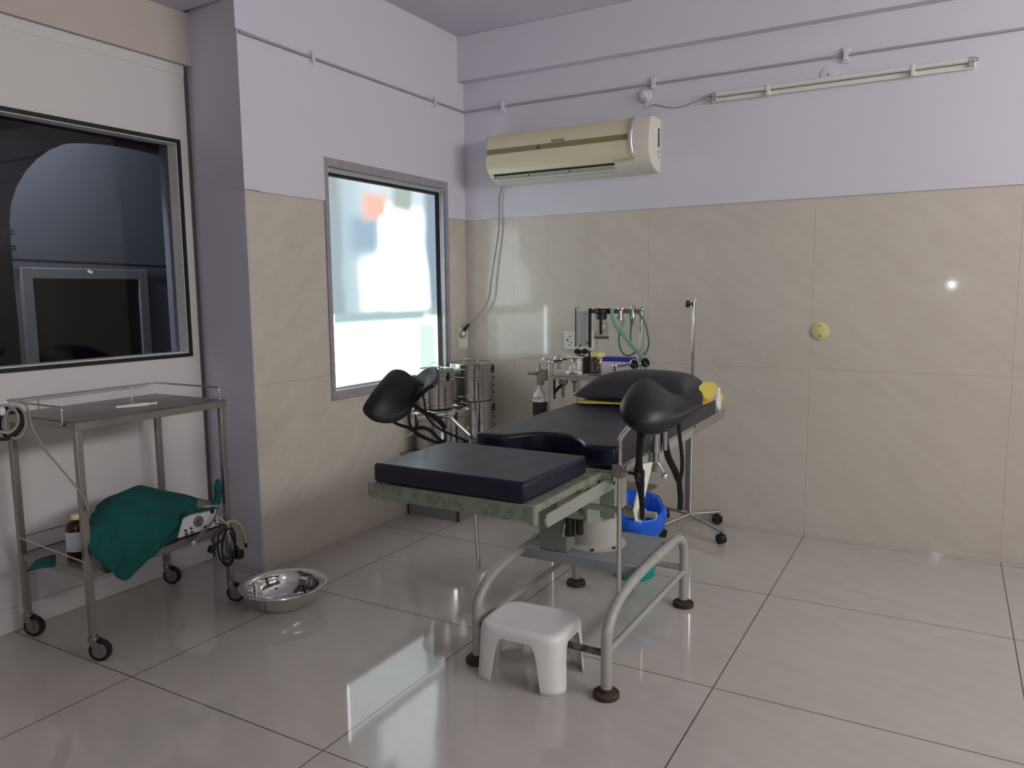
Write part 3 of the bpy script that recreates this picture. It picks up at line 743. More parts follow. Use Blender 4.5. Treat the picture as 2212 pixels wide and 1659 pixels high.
# vents and screw cover in the right end
build('side_vent', MB().box((X1-0.003, -0.055, 2.36), (X1+0.002, -0.028, 2.475)), 'print', ac)
build('screw_cover', MB().box((X1-0.003, -0.06, 2.325), (X1+0.004, -0.022, 2.34)).box((X1-0.003, -0.05, 2.29), (X1+0.002, -0.03, 2.315)), 'ac_louvre', ac)
text_part('lettering', 'VOLTAS', 0.026, 'print', ac, at(1205, 303, 1, -0.2095), (1, 0, 0), (0, 0.20, 1))
q = onb(0, 0); text_part('small_lettering', 'Vertis Classic', 0.02, 'print_light', ac, at(1362, 343, 1, -0.208)+V(-0.058, 0.0, 0), (1, 0, 0), (0, -0.28, 1))
build('receiver', MB().box((0.71, -0.2125, 2.402), (0.724, -0.209, 2.418)), 'ac_dark', ac)
# ================================================================ OPERATING TABLE
ot = thing('operating_table', 'worn grey gynaecology operating table with navy pads on a tubular base', 'operating table', (1.81, -1.85, 0))
XL_, XR_, YA, YB = 1.53, 2.085, -2.300, -1.372
def side(x):
    p = [(x, YA, 0.02), (x, YA, 0.215), (x, YA+0.02, 0.262), (x, YA+0.065, 0.302), (x, YA+0.14, 0.332), (x, YA+0.25, 0.350), (x, YA+0.42, 0.360), (x, YB-0.18, 0.360), (x, YB-0.09, 0.350), (x, YB-0.03, 0.315), (x, YB-0.004, 0.26), (x, YB, 0.20), (x, YB, 0.02)]
    return MB().tube(catmull(p, 5), 0.0205, n=16)
for x in (XL_, XR_):
    s_ = build('side_frame', side(x), 'frame_grey', ot)
    build('side_bar', MB().tube([(x, YA, 0.168), (x, YB, 0.168)], 0.0125, n=12), 'frame_grey', s_)
    build('weld_band', MB().tube([(x, -1.80, 0.360), (x, -1.765, 0.360)], 0.0235, n=16), 'frame_grey', s_)
build('cross_bar', MB().tube([(XL_, YA, 0.165), (XR_, YA, 0.165)], 0.0125, n=12), 'rusty_bar', ot, label='rusty front cross bar')
build('cross_bar', MB().tube([(XL_, YB, 0.185), (XR_, YB, 0.185)], 0.0145, n=12), 'frame_grey', ot)
for x in (XL_, XR_):
    for y in (YA, YB):
        build('foot', MB().lathe([(0.046, 0), (0.048, 0.004), (0.048, 0.018), (0.044, 0.022), (0.024, 0.024), (0.024, 0.034), (0.0215, 0.035)], (x, y, 0), n=32), 'rust', ot)
# base plate with a turned-down rim
bp_ = MB().box((XL_-0.005, -1.935, 0.362), (XR_+0.0, -1.54, 0.372)).box((XL_-0.005, -1.94, 0.325), (XR_-0.02, -1.932, 0.372)).box((XL_+0.02, -1.545, 0.325), (XR_-0.02, -1.537, 0.372))
build('base_plate', bp_, 'plate_grey', ot, bevel=0.004)
# column: round pillar, square housing in front, sector gear, gear box
build('column', MB().lathe([(0.135, 0.372), (0.137, 0.378), (0.112, 0.384), (0.105, 0.39), (0.104, 0.55), (0.100, 0.56)], (1.795, -1.745, 0), n=48), 'column_grey', ot)
for q in ((1.908, -1.80, 0), (1.838, -1.868, 0)): build('column_bolt', MB().lathe([(0.008, 0.378), (0.008, 0.386)], q, n=8), 'rust', ot)
build('column_housing', MB().box((1.615, -1.93, 0.372), (1.748, -1.72, 0.635)), 'housing', ot, bevel=0.006)
build('upright', MB().box((1.855, -1.83, 0.52), (1.915, -1.70, 0.80)).box((1.915, -1.83, 0.52), (1.922, -1.69, 0.82)), 'green_grey', ot, bevel=0.003)
build('upright', MB().box((1.62, -1.80, 0.60), (1.66, -1.64, 0.80)), 'green_grey', ot, bevel=0.003)
gd = MB().tube([(1.825, -1.89, 0.65), (1.843, -1.89, 0.65)], 0.085, n=40)
build('gear_disc', gd, 'cream_metal', ot, bevel=0.003)
build('gear_box', MB().box((1.725, -1.99, 0.545), (1.865, -1.90, 0.655)), 'cream_metal', ot, bevel=0.008)
build('gear_plate', MB().quadprism([(1.866, -2.0, 0.535), (1.866, -1.885, 0.53), (1.866, -1.87, 0.62), (1.866, -1.91, 0.68), (1.866, -2.0, 0.665)], (0.008, 0, 0)), 'green_grey', ot)
build('release_handle', MB().tube(catmull([(1.72, -2.0, 0.655), (1.76, -1.99, 0.70), (1.81, -1.98, 0.715), (1.86, -1.975, 0.70)], 5), 0.009, n=10).tube([(1.70, -2.02, 0.65), (1.75, -1.99, 0.665)], 0.012, n=10), 'frame_grey', ot)
build('cylinder', MB().cyl((1.775, -1.955, 0.462), (1.775, -1.955, 0.56), 0.020).cyl((1.815, -1.945, 0.47), (1.815, -1.945, 0.56), 0.015), 'black', ot)
build('chrome_rod', MB().tube([(1.748, -1.965, 0.455), (1.754, -1.96, 0.51)], 0.005, n=8), 'chrome', ot)
build('bellows', MB().lathe([(0.09, 0.635), (0.085, 0.66), (0.09, 0.68), (0.085, 0.70), (0.09, 0.72), (0.085, 0.74), (0.09, 0.76), (0.085, 0.80)], (1.73, -1.70, 0), n=24), 'black', ot)
# frames: leg section and main section
FZ = 0.858
LX0, LX1, LY0, LY1 = 1.485, 2.095, -2.862, -2.37
lf = MB()
lf.box((LX0, LY0, FZ-0.052), (LX1, LY0+0.006, FZ))
lf.box((LX0, LY0+0.006, FZ-0.03), (LX0+0.006, LY1, FZ)).box((LX1-0.006, LY0+0.006, FZ-0.024), (LX1, LY1, FZ))
lf.box((LX0+0.006, LY0+0.006, FZ-0.006), (LX1-0.006, LY1, FZ-0.001))
build('leg_section_frame', lf, 'green_dirty', ot, bevel=0.003)
build('frame_corner', MB().tube([(LX0-0.004, LY0+0.012, FZ-0.045), (LX0-0.004, LY0+0.012, FZ)], 0.014, n=12), 'green_dirty', ot)
build('frame_corner', MB().tube([(LX1-0.01, LY0+0.010, FZ-0.06), (LX1-0.01, LY0+0.010, FZ-0.008)], 0.013, n=12), 'green_dirty', ot)
for x in (LX0+0.012, LX1+0.008):     # flat arms carrying the leg section
    y0_, y1_ = LY0+0.05, -2.27
    q = [(x, y0_, FZ-0.075), (x, y0_-0.012, FZ-0.055), (x, y0_, FZ-0.035), (x, y1_, FZ-0.028), (x, y1_, FZ-0.075)]
    a_ = build('leg_section_arm', MB().quadprism(q, (0.009, 0, 0)), 'green_grey', ot, bevel=0.002)
    build('bolt', MB().tube([(x+0.006, -2.31, FZ-0.05), (x+0.014, -2.31, FZ-0.05)], 0.009, n=6), 'rust', a_)
build('link', MB().box((LX1-0.03, LY0+0.11, FZ-0.092), (LX1-0.012, LY0+0.24, FZ-0.074)).ball((LX1-0.02, LY0+0.25, FZ-0.085), 0.013, n=6), 'frame_grey', ot, bevel=0.003)
# main frame
MX0, MX1, MY0, MY1 = 1.535, 2.125, -2.40, -0.86
mf = MB()
for x0, x1 in ((MX0, MX0+0.006), (MX1-0.006, MX1)): mf.box((x0, MY0+0.05, FZ-0.042), (x1, -1.38, FZ-0.004))
mf.box((MX0, MY0+0.05, FZ-0.010), (MX1, MY1+0.06, FZ-0.004)).box((MX0, MY0+0.05, FZ-0.04), (MX1, MY0+0.056, FZ))
mf.box((MX0+0.06, -1.9, FZ-0.05), (MX1-0.06, -1.55, FZ-0.01))
build('main_frame', mf, 'green_grey', ot, bevel=0.002)
for x0 in (MX0-0.004, MX1-0.004):
    build('side_rail', MB().box((x0, -1.40, FZ-0.036), (x0+0.008, MY1, FZ+0.012)).box((x0, MY0+0.08, FZ-0.006), (x0+0.008, -1.38, FZ+0.010)), 'steel', ot, bevel=0.002, label='polished steel side rail')
# pads
build('leg_pad', MB().box((LX0+0.012, LY0-0.002, FZ+0.003), (LX1-0.028, -2.435, FZ+0.066), rot=Matrix.Rotation(-0.01, 3, 'Z')), 'navy', ot, bevel=0.013, bseg=4)
PZ0, PZ1 = FZ+0.008, FZ+0.084
outl = [(1.553, -2.325), (1.585, -2.337), (1.66, -2.335), (1.70, -2.31), (1.735, -2.25), (1.765, -2.215), (1.83, -2.200), (1.895, -2.212), (1.945, -2.245), (1.985, -2.295), (2.02, -2.345), (2.045, -2.352), (2.10, -2.350), (2.138, -2.338), (2.142, -2.30), (2.135, -1.06), (2.115, -1.03), (1.57, -1.03), (1.555, -1.05)]
build('main_pad', MB().quadprism([(x, y, PZ0) for x, y in outl], (0, 0, PZ1-PZ0)), 'navy', ot, bevel=0.014, bseg=4)
# locking lever and pivot under the right rail
build('socket_clamp', MB().box((2.128, -1.985, FZ-0.05), (2.168, -1.935, FZ+0.015)).tube([(2.15, -1.96, FZ-0.08), (2.15, -1.96, FZ-0.03)], 0.022, n=16), 'green_grey', ot, bevel=0.003)
a, b = at(1400, 1000, 0, 2.16), at(1388, 1122, 0, 2.16)
lv = MB().quadprism([at(1383, 1002, 0, 2.16), at(1407, 998, 0, 2.16), at(1392, 1065, 0, 2.16), at(1383, 1100, 0, 2.16), at(1381, 1128, 0, 2.16), at(1371, 1126, 0, 2.16), at(1366, 1102, 0, 2.16), at(1374, 1066, 0, 2.16)], (0.006, 0, 0))
build('lever_plate', lv, 'white_plastic', ot, bevel=0.001, label='white painted lever plate')
hz = at(1378, 1108, 0, 2.16)
build('cross_shaft', MB().tube([(1.92, hz.y, hz.z), (2.23, hz.y, hz.z)], 0.012, n=14).tube([(2.11, hz.y, hz.z), (2.15, hz.y, hz.z)], 0.021, n=14).tube([(2.166, hz.y, hz.z), (2.186, hz.y, hz.z)], 0.021, n=14).ball((2.135, hz.y-0.01, hz.z+0.025), 0.011, n=6), 'green_grey', ot)

# ---------------------------------------------------------------- stirrups (leg crutches)
def rows_from(spec, depth):
    """spec: list of rows of (u, v); depth: list of rows of y"""
    return [[at(u, v, 1, y) for (u, v), y in zip(r, d)] for r, d in zip(spec, depth)]
def ribbon(name, pts, w, parent, up=(0, 1, 0), n=7, th=0.0014):
    return build(name, MB().tube(catmull(pts, n), 0.01, n=8, flat=(w, th), up=up), 'strap', parent)
# right one
rs = thing('leg_crutch', 'right black leg crutch with straps, standing beside the pillow', 'leg crutch', (2.16, -2.36, 0.44), 'leg crutches on the operating table')
rod = fillet([(2.155, -2.36, 0.44), (2.155, -2.36, 0.975), at(1364, 916, 1, -2.35), at(1400, 914, 1, -2.34), at(1420, 925, 1, -2.33)], 0.012)
build('rod', MB().tube(rod, 0.0085, n=14), 'steel', rs)
build('clamp', MB().box((2.132, -2.378, 0.842), (2.176, -2.342, 0.888)).tube([(2.165, -2.372, 0.875), (2.192, -2.372, 0.875)], 0.011, n=12), 'steel_dull', rs, bevel=0.003)
kn = MB().tube([(2.185, -2.36, 0.862), (2.215, -2.36, 0.858)], 0.006, n=8)
kn.lathe([(0.012, 0), (0.022, 0.006), (0.026, 0.016), (0.022, 0.026), (0.010, 0.030)], (2.212, -2.36, 0.858), axis=(1, 0, -0.1), n=10)
build('knob', kn, 'black', rs)
jc = at(1418, 948, 1, -2.32)
build('joint', MB().tube([jc+V(0, 0, -0.045), jc+V(0, 0, 0.03)], 0.0185, n=20).tube([jc+V(0.03, 0, -0.035), jc+V(0.03, 0, 0.03)], 0.009, n=12).tube([jc+V(0, 0, -0.08), jc+V(0, 0, -0.04)], 0.011, n=14).tube([jc+V(0.0, 0, -0.072), jc+V(0.028, 0.0, -0.115)], 0.005, n=8).ball(jc+V(0.03, 0, -0.125), 0.013, n=8), 'chrome', rs)
rspec = [[(1352, 868), (1366, 838), (1392, 819), (1420, 832), (1443, 850), (1470, 857), (1496, 850), (1514, 847)],
         [(1343, 878), (1358, 858), (1392, 848), (1424, 856), (1448, 868), (1474, 872), (1500, 862), (1519, 856)],
         [(1345, 892), (1360, 885), (1392, 884), (1424, 886), (1452, 890), (1480, 884), (1502, 873), (1518, 866)],
         [(1352, 908), (1368, 914), (1395, 918), (1424, 916), (1450, 906), (1478, 894), (1500, 883), (1516, 873)],
         [(1360, 915), (1378, 928), (1402, 935), (1426, 935), (1450, 922), (1476, 904), (1498, 888), (1513, 877)]]
rdep = [[-2.30, -2.27, -2.23, -2.20, -2.16, -2.10, -2.05, -2.02],
        [-2.37, -2.37, -2.35, -2.30, -2.24, -2.17, -2.11, -2.07],
        [-2.41, -2.43, -2.42, -2.38, -2.31, -2.24, -2.17, -2.12],
        [-2.41, -2.44, -2.44, -2.40, -2.34, -2.27, -2.20, -2.15],
        [-2.38, -2.40, -2.41, -2.38, -2.33, -2.27, -2.20, -2.15]]
build('pad', MB().grid(surf(rows_from(rspec, rdep))), 'black_foam', rs, sub=1, solid=0.018, soff=0.0)
def px(pts, y0, y1):
    n_ = len(pts)-1
    return [at(u, v, 1, y0+(y1-y0)*i/n_) for i, (u, v) in enumerate(pts)]
ribbon('strap', px([(1382, 928), (1380, 960), (1378, 1000), (1374, 1022), (1380, 1050), (1386, 1085), (1387, 1122)], -2.40, -2.34), 0.0085, rs, up=(1, 0.2, 0))
ribbon('strap', px([(1392, 930), (1386, 962), (1384, 1000), (1388, 1030), (1388, 1070), (1390, 1100)], -2.41, -2.35), 0.006, rs, up=(1, 0.4, 0))
ribbon('strap', px([(1437, 928), (1437, 950), (1443, 985), (1457, 1015), (1466, 1038)], -2.32, -2.28), 0.0115, rs, up=(1, 0.2, 0))
ribbon('strap', px([(1465, 908), (1468, 940), (1473, 985), (1473, 1018), (1468, 1040)], -2.24, -2.27), 0.0065, rs, up=(1, 0.2, 0))
ribbon('strap', px([(1466, 1030), (1468, 1050), (1470, 1078), (1469, 1102)], -2.28, -2.28), 0.0095, rs, up=(1, 0.2, 0))
# left one
ls = thing('leg_crutch', 'left black leg crutch with tangled straps, seen against the frosted window', 'leg crutch', (1.47, -2.25, 0.32), 'leg crutches on the operating table')
lrod = fillet([(1.455, -2.165, 0.33), at(1017, 960, 1, -2.20), at(1015, 942, 1, -2.21), at(970, 899, 1, -2.25), at(905, 906, 1, -2.25)], 0.018)
build('rod', MB().tube(lrod, 0.0085, n=14), 'steel', ls)
jl = at(897, 908, 1, -2.25)
build('joint', MB().tube([jl+V(0, 0, -0.04), jl+V(0, 0, 0.03)], 0.018, n=20).tube([jl+V(-0.016, 0, 0.02), jl+V(-0.016, 0, 0.05)], 0.010, n=12), 'chrome', ls)
build('locking_pin', MB().tube([at(892, 935, 1, -2.25), at(872, 947, 1, -2.27)], 0.0055, n=8), 'steel', ls)
lspec = [[(838, 812), (852, 800), (872, 802), (890, 814), (903, 812), (920, 799), (936, 795), (945, 801)],
         [(818, 834), (836, 826), (862, 830), (886, 838), (902, 832), (922, 816), (938, 808), (947, 812)],
         [(800, 858), (818, 858), (848, 866), (876, 866), (896, 856), (918, 836), (934, 824), (944, 824)],
         [(786, 880), (802, 892), (834, 898), (866, 892), (888, 876), (908, 852), (924, 838), (936, 834)],
         [(790, 892), (812, 908), (842, 914), (866, 904), (884, 884), (900, 862), (915, 846), (928, 840)]]
ldep = [[-2.20, -2.17, -2.15, -2.14, -2.14, -2.16, -2.18, -2.20],
        [-2.27, -2.26, -2.23, -2.20, -2.20, -2.22, -2.25, -2.27],
        [-2.33, -2.33, -2.29, -2.25, -2.24, -2.27, -2.31, -2.33],
        [-2.36, -2.37, -2.33, -2.29, -2.27, -2.30, -2.34, -2.36],
        [-2.34, -2.35, -2.32, -2.28, -2.26, -2.29, -2.33, -2.35]]
build('pad', MB().grid(surf(rows_from(lspec, ldep))), 'black_foam', ls, sub=1, solid=0.018, soff=0.0)
for pts, w in (([(912, 830), (914, 850), (918, 875), (922, 893), (935, 903), (950, 915), (961, 932), (963, 950), (960, 966)], 0.0045),
               ([(886, 868), (902, 880), (918, 892), (935, 897), (952, 910), (963, 926)], 0.009),
               ([(918, 893), (926, 905), (940, 920), (962, 933), (990, 945), (1012, 955)], 0.005),
               ([(850, 912), (864, 918), (885, 925), (900, 935), (920, 946), (945, 956), (975, 958), (1006, 957)], 0.0065),
               ([(884, 878), (883, 900), (887, 920), (900, 938), (925, 950), (955, 957)], 0.0055),
               ([(893, 927), (912, 924), (930, 930), (945, 945), (958, 957)], 0.008),
               ([(956, 950), (960, 960), (961, 968)], 0.009)):
    ribbon('strap', px(pts, -2.27, -2.27), w, ls, up=(0.3, 0.2, 1))

# ---------------------------------------------------------------- pillow, yellow cloth, paper
def cushion(x0, x1, y0, y1, z0, hgt, nu=40, nv=24):
    """plump pillow: pinched at its left end, thick and square at its right end"""
    top, bot = [], []
    for j in range(nv+1):
        rt, rb = [], []
        for i in range(nu+1):
            a, b = -1+2*i/nu, -1+2*j/nv
            ha = max(1-abs(a)**(2.4 if a < 0 else 7), 0)**(0.62 if a < 0 else 0.42)
            hb = max(1-abs(b)**2.4, 0)**0.5
            h = ha*hb
            by = b*(1-0.10*(1-abs(a)**2)*abs(b)**3)
            ax = a*(1-0.05*(1-abs(b)**2)*max(a, 0)**3)
            x = (x0+x1)/2+ax*(x1-x0)/2; y = (y0+y1)/2+by*(y1-y0)/2
            e = z0+hgt*(0.16+0.20*max(a, 0)**2)           # height of the seam
            w = 0.002*math.sin(5*a+3*b)*h
            rt.append(V(x, y, e+(z0+hgt-e)*h+w)); rb.append(V(x, y, e-(e-z0)*min(1, h*1.6)))
        top.append(rt); bot.append(rb)
    m = MB().grid(top); m.grid([r[::-1] for r in bot])
    return m
pm = cushion(1.545, 2.105, -1.44, -1.10, PZ1+0.008, 0.145)
pil = build('pillow', pm, 'pillow', loc=(1.83, -1.32, PZ1), angle=80)
setprops(pil, 'dark grey vinyl pillow at the head of the operating table', 'pillow')
md = pil.modifiers.new('weld', 'WELD'); md.merge_threshold = 0.002
def wrinkle(p, s=14, a=0.006): 
    nn = noise.noise_vector(p*s); return p+V(nn.x, nn.y, nn.z)*a
yc = thing('yellow_cloth', 'crumpled yellow and orange cloth under the pillow, hanging over the table end', 'cloth', (2.1, -1.2, PZ1))
rows = []
for j in range(9):
    y = -1.485+0.42*j/8
    rows.append([wrinkle(V(1.575+0.57*i/16, y-0.02*math.sin(i*0.9), PZ1+0.004+0.003*abs(math.sin(i*1.3+j))), 10, 0.004)+V(0, 0, 0.003) for i in range(17)])
build('sheet', MB().grid(rows), 'yellow_cloth', yc, solid=0.003, sub=1)
spec = [[(1508, 822), (1525, 824), (1540, 824), (1552, 832)], [(1508, 838), (1524, 840), (1538, 842), (1550, 846)], [(1512, 856), (1524, 858), (1534, 860), (1543, 862)], [(1514, 872), (1524, 877), (1531, 880), (1536, 872)], [(1514, 878), (1522, 884), (1530, 892), (1532, 884)]]
dep = [[-1.16, -1.10, -1.04, -0.98], [-1.22, -1.16, -1.10, -1.02], [-1.22, -1.20, -1.15, -1.08], [-1.16, -1.17, -1.16, -1.12], [-1.12, -1.14, -1.15, -1.13]]
build('hanging_end', MB().grid([[wrinkle(p, 30, 0.006) for p in r] for r in rows_from(spec, dep)]), ['yellow_cloth'], yc, solid=0.004, sub=2)
build('stained_end', MB().grid([[wrinkle(p+V(0.0, -0.008, 0), 30, 0.006) for p in r] for r in rows_from([s[:] for s in spec[2:]], dep[2:])]), 'orange_cloth', yc, solid=0.003, sub=2, label='orange stained end')
build('corner', MB().grid(rows_from([[(1552, 846), (1558, 850), (1565, 856)], [(1552, 858), (1558, 862), (1562, 862)], [(1553, 868), (1557, 873), (1560, 870)]], [[-0.96, -0.94, -0.93]]*3)), 'yellow_cloth', yc, solid=0.004, sub=1)
pap = MB().grid(rows_from([[(1548, 838), (1556, 838)], [(1545, 850), (1556, 852)], [(1539, 862), (1557, 866)], [(1546, 876), (1557, 878)], [(1553, 886), (1555, 890)]], [[-0.99, -0.97]]*5))
pa = build('paper', pap, 'paper', solid=0.002, angle=60)
setprops(pa, 'torn white printed paper tucked beside the yellow cloth', 'paper')
lm = MB()
for (u0, v0, u1, v1) in ((1546, 850, 1554, 853), (1543, 856, 1552, 860), (1541, 861, 1550, 867), (1548, 844, 1555, 845)):
    lm.tube([at(u0, v0, 1, -0.995), at(u1, v1, 1, -0.985)], 0.0008, n=4)
build('printed_line', lm, 'print', pa)
# ================================================================ STEP STOOL
st_ = thing('step_stool', 'low pale grey moulded plastic stool at the foot of the operating table', 'stool', (1.757, -2.268, 0))
def stool():
    """one moulded shell: rounded top that runs down into four broad corner legs with arches between"""
    cx, cy, a, b, h = 1.757, -2.268, 0.176, 0.138, 0.222
    ang = 0.04
    ns = 160
    def se(t, a, b, p=4.6):
        c, s = math.cos(t), math.sin(t)
        return V(math.copysign(abs(c)**(2/p), c)*a, math.copysign(abs(s)**(2/p), s)*b, 0)
    m = MB()
    rings = []
    R2 = Matrix.Rotation(ang, 3, 'Z')
    def place(p, z): q = R2 @ V(p.x, p.y, 0); return V(cx+q.x, cy+q.y, z)
    # top face rings (slightly dished) then the rolled edge
    for k, (s_, z) in enumerate(((0.0, h-0.005), (0.12, h-0.005), (0.4, h-0.005), (0.7, h-0.003), (0.84, h), (0.92, h-0.002), (0.975, h-0.010), (1.0, h-0.026))):
        rings.append([place(se(2*PI*i/ns, a*max(s_, 0.03), b*max(s_, 0.03), 4.6 if s_ > 0.2 else 2), z) for i in range(ns)])
    # skirt: arches between the corner legs; legs flare outwards to the floor
    def zlow(t):
        p = se(t, 1, 1); ax, ay = abs(p.x), abs(p.y)
        d = min(ax, ay)                      # 1 at the corner, 0 at mid side
        g = (d-0.34)/0.20
        if g >= 1: return 0.0
        if g <= 0: return 0.181
        return 0.181*math.sqrt(max(0.0, 1-g*g))
    for k in range(1, 11):
        f = k/10
        ring = []
        for i in range(ns):
            t = 2*PI*(i+0.5*0)/ns
            z = (h-0.026)*(1-f)+zlow(t)*f
            flare = 1+0.07*(1-z/(h-0.026))
            ring.append(place(se(t, a*flare, b*flare), z))
        rings.append(ring)
    vs = [p for r in rings for p in r]; fs = [list(range(ns))]
    for i in range(len(rings)-1):
        for j in range(ns):
            j2 = (j+1) % ns; fs.append((i*ns+j, i*ns+j2, (i+1)*ns+j2, (i+1)*ns+j))
    m.add(vs, fs); return m
o = build('shell', stool(), 'stool', st_, solid=0.006, angle=70)

# ================================================================ STEEL BOWL
bc = V(0.405, -2.255, 0)
bw = MB().lathe([(0.001, 0.004), (0.095, 0.004), (0.112, 0.008), (0.130, 0.022), (0.146, 0.046), (0.157, 0.074), (0.162, 0.092), (0.168, 0.099), (0.200, 0.106), (0.206, 0.105), (0.207, 0.101), (0.203, 0.0995), (0.170, 0.094), (0.165, 0.088), (0.160, 0.072), (0.149, 0.043), (0.133, 0.018), (0.114, 0.003), (0.095, 0.0), (0.001, 0.0)], bc, n=72)
setprops(build('steel_bowl', bw, 'chrome', loc=bc), 'wide-rimmed stainless steel bowl on the floor beside the trolley wheel', 'bowl')

# ================================================================ INSTRUMENT TROLLEY
tr_ = thing('instrument_trolley', 'two-shelf stainless steel trolley with guard rail in front of the dark window', 'trolley', (-0.09, -2.70, 0))
tx0, tx1, ty0, ty1, tz = -0.345, 0.168, -3.055, -2.335, 0.985
tp = MB().box((tx0, ty0, tz-0.004), (tx1, ty1, tz))
for a, b in (((tx0, ty0, tz-0.034), (tx1, ty0+0.003, tz)), ((tx0, ty1-0.003, tz-0.034), (tx1, ty1, tz)), ((tx0, ty0, tz-0.034), (tx0+0.003, ty1, tz)), ((tx1-0.003, ty0, tz-0.034), (tx1, ty1, tz))): tp.box(a, b)
build('tray_top', tp, 'steel_dull', tr_, bevel=0.002)
szz = 0.372
sp = MB().box((tx0+0.01, ty0+0.01, szz-0.004), (tx1-0.01, ty1-0.01, szz))
for a, b in (((tx0+0.01, ty0+0.01, szz-0.03), (tx1-0.01, ty0+0.013, szz+0.004)), ((tx0+0.01, ty1-0.013, szz-0.03), (tx1-0.01, ty1-0.01, szz+0.004)), ((tx0+0.01, ty0+0.01, szz-0.03), (tx0+0.013, ty1-0.01, szz+0.004)), ((tx1-0.013, ty0+0.01, szz-0.03), (tx1-0.01, ty1-0.01, szz+0.004))): sp.box(a, b)
build('lower_shelf', sp, 'steel_dull', tr_, bevel=0.0015)
for x in (tx0+0.005, tx1-0.030):
    for y in (ty0+0.004, ty1-0.030):
        lg = build('leg', MB().box((x, y, 0.115), (x+0.026, y+0.026, tz-0.004)), 'steel_dull', tr_, bevel=0.002)
        cx, cy = x+0.013, y+0.013
        th = 0.5 if x > 0 else 0.42
        d = V(math.cos(th), math.sin(th), 0); s_ = V(-d.y, d.x, 0); wc_ = V(cx, cy, 0.045)+d*0.026
        hs = MB().lathe([(0.016, 0), (0.020, 0.003), (0.020, 0.018), (0.013, 0.02), (0.013, 0.032)], (cx, cy, 0.086), n=20)
        for k in (-1, 1):
            q = [V(cx, cy, 0.09)-d*0.012, V(cx, cy, 0.09)+d*0.022, wc_+V(0, 0, 0.008)+d*0.012, wc_-V(0, 0, 0.008)+d*0.004, wc_-V(0, 0, 0.006)-d*0.010]
            hs.quadprism([p+s_*k*0.019 for p in q], s_*k*0.003)
        hs.tube([wc_-s_*0.026, wc_+s_*0.026], 0.005, n=8)
        cs = build('caster', hs, 'steel_dull', lg)
        build('wheel', MB().tube([wc_-s_*0.0135, wc_+s_*0.0135], 0.031, n=32), 'wheel', lg, bevel=0.002)
        build('tyre', MB().lathe([(0.031, -0.012), (0.043, -0.012), (0.045, -0.008), (0.045, 0.008), (0.043, 0.012), (0.031, 0.012)], wc_, axis=s_, n=40), 'rubber', lg)
rz = 1.040
rl = fillet([(tx1-0.012, ty0+0.075, tz-0.01), (tx1-0.03, ty0+0.004, rz-0.004)][:0]+[(tx1-0.075, ty0-0.004, tz-0.012), (tx1-0.075, ty0-0.002, rz), (tx0+0.012, ty0-0.002, rz), (tx0+0.004, ty1-0.004, rz), (tx1-0.045, ty1, rz), (tx1-0.045, ty1, tz-0.012)], 0.014)
build('guard_rail', MB().tube(rl, 0.0042, n=10), 'steel', tr_)
for y in (ty0+0.14, ty1-0.14):
    build('rail_post', MB().tube([(tx0+0.008, y, tz-0.01), (tx0+0.008, y, rz)], 0.0038, n=8), 'steel', tr_)
build('rail_bracket', MB().ball((tx1-0.075, ty0-0.006, tz-0.014), 0.007, n=6), 'steel_dull', tr_)
lr = fillet([(tx1-0.012, ty0+0.006, szz+0.045), (tx0+0.018, ty0+0.006, szz+0.075), (tx0+0.018, ty1-0.02, szz+0.075)], 0.01)
build('shelf_rail', MB().tube(lr, 0.003, n=8), 'steel', tr_)

# syringe on the top tray
p0, p1 = at(250, 880, 2, tz+0.009), at(338, 871, 2, tz+0.009)
sy = thing('syringe', 'white capped syringe lying on the top tray of the trolley', 'syringe', p0.lerp(p1, 0.5)-V(0, 0, 0.009))
dd = (p1-p0)
build('barrel', MB().tube([p0.lerp(p1, 0.30), p0.lerp(p1, 0.78)], 0.0085, n=16), 'white_plastic', sy)
build('cap', MB().tube([p0, p0.lerp(p1, 0.30)], [0.006, 0.0075], n=12), 'white_plastic', sy)
build('plunger', MB().tube([p0.lerp(p1, 0.78), p1], 0.005, n=10).tube([p0.lerp(p1, 0.965), p1], 0.009, n=14).tube([p0.lerp(p1, 0.775), p0.lerp(p1, 0.795)], 0.0088, n=14), 'white_plastic', sy)
# brown bottle
bo = V(-0.085, -2.935, szz)
bt = thing('medicine_bottle', 'brown plastic bottle with white label and cream cap on the lower shelf', 'bottle', bo)
build('body', MB().lathe([(0.001, 0), (0.040, 0), (0.043, 0.004), (0.043, 0.125), (0.041, 0.140), (0.030, 0.152), (0.018, 0.157), (0.016, 0.165), (0.001, 0.165)], bo, n=36), 'amber', bt)
build('label', MB().lathe([(0.0435, 0.028), (0.0442, 0.028), (0.0442, 0.112), (0.0435, 0.112)], bo, n=36), 'label_white', bt)
build('cap', MB().lathe([(0.001, 0.160), (0.019, 0.160), (0.0195, 0.164), (0.0195, 0.178), (0.018, 0.181), (0.001, 0.181)], bo, n=28), 'cream_plastic', bt)
# small plastic tray of gauze next to it
go = V(0.03, -2.90, szz)
gb = thing('plastic_box', 'small clear plastic box behind the front trolley leg', 'box', go)
build('box', MB().box((go.x-0.04, go.y-0.07, szz), (go.x+0.04, go.y+0.07, szz+0.045)), 'clear_plastic', gb, bevel=0.004)
build('lid', MB().box((go.x-0.043, go.y-0.073, szz+0.045), (go.x+0.043, go.y+0.073, szz+0.053)), 'clear_plastic', gb, bevel=0.003)
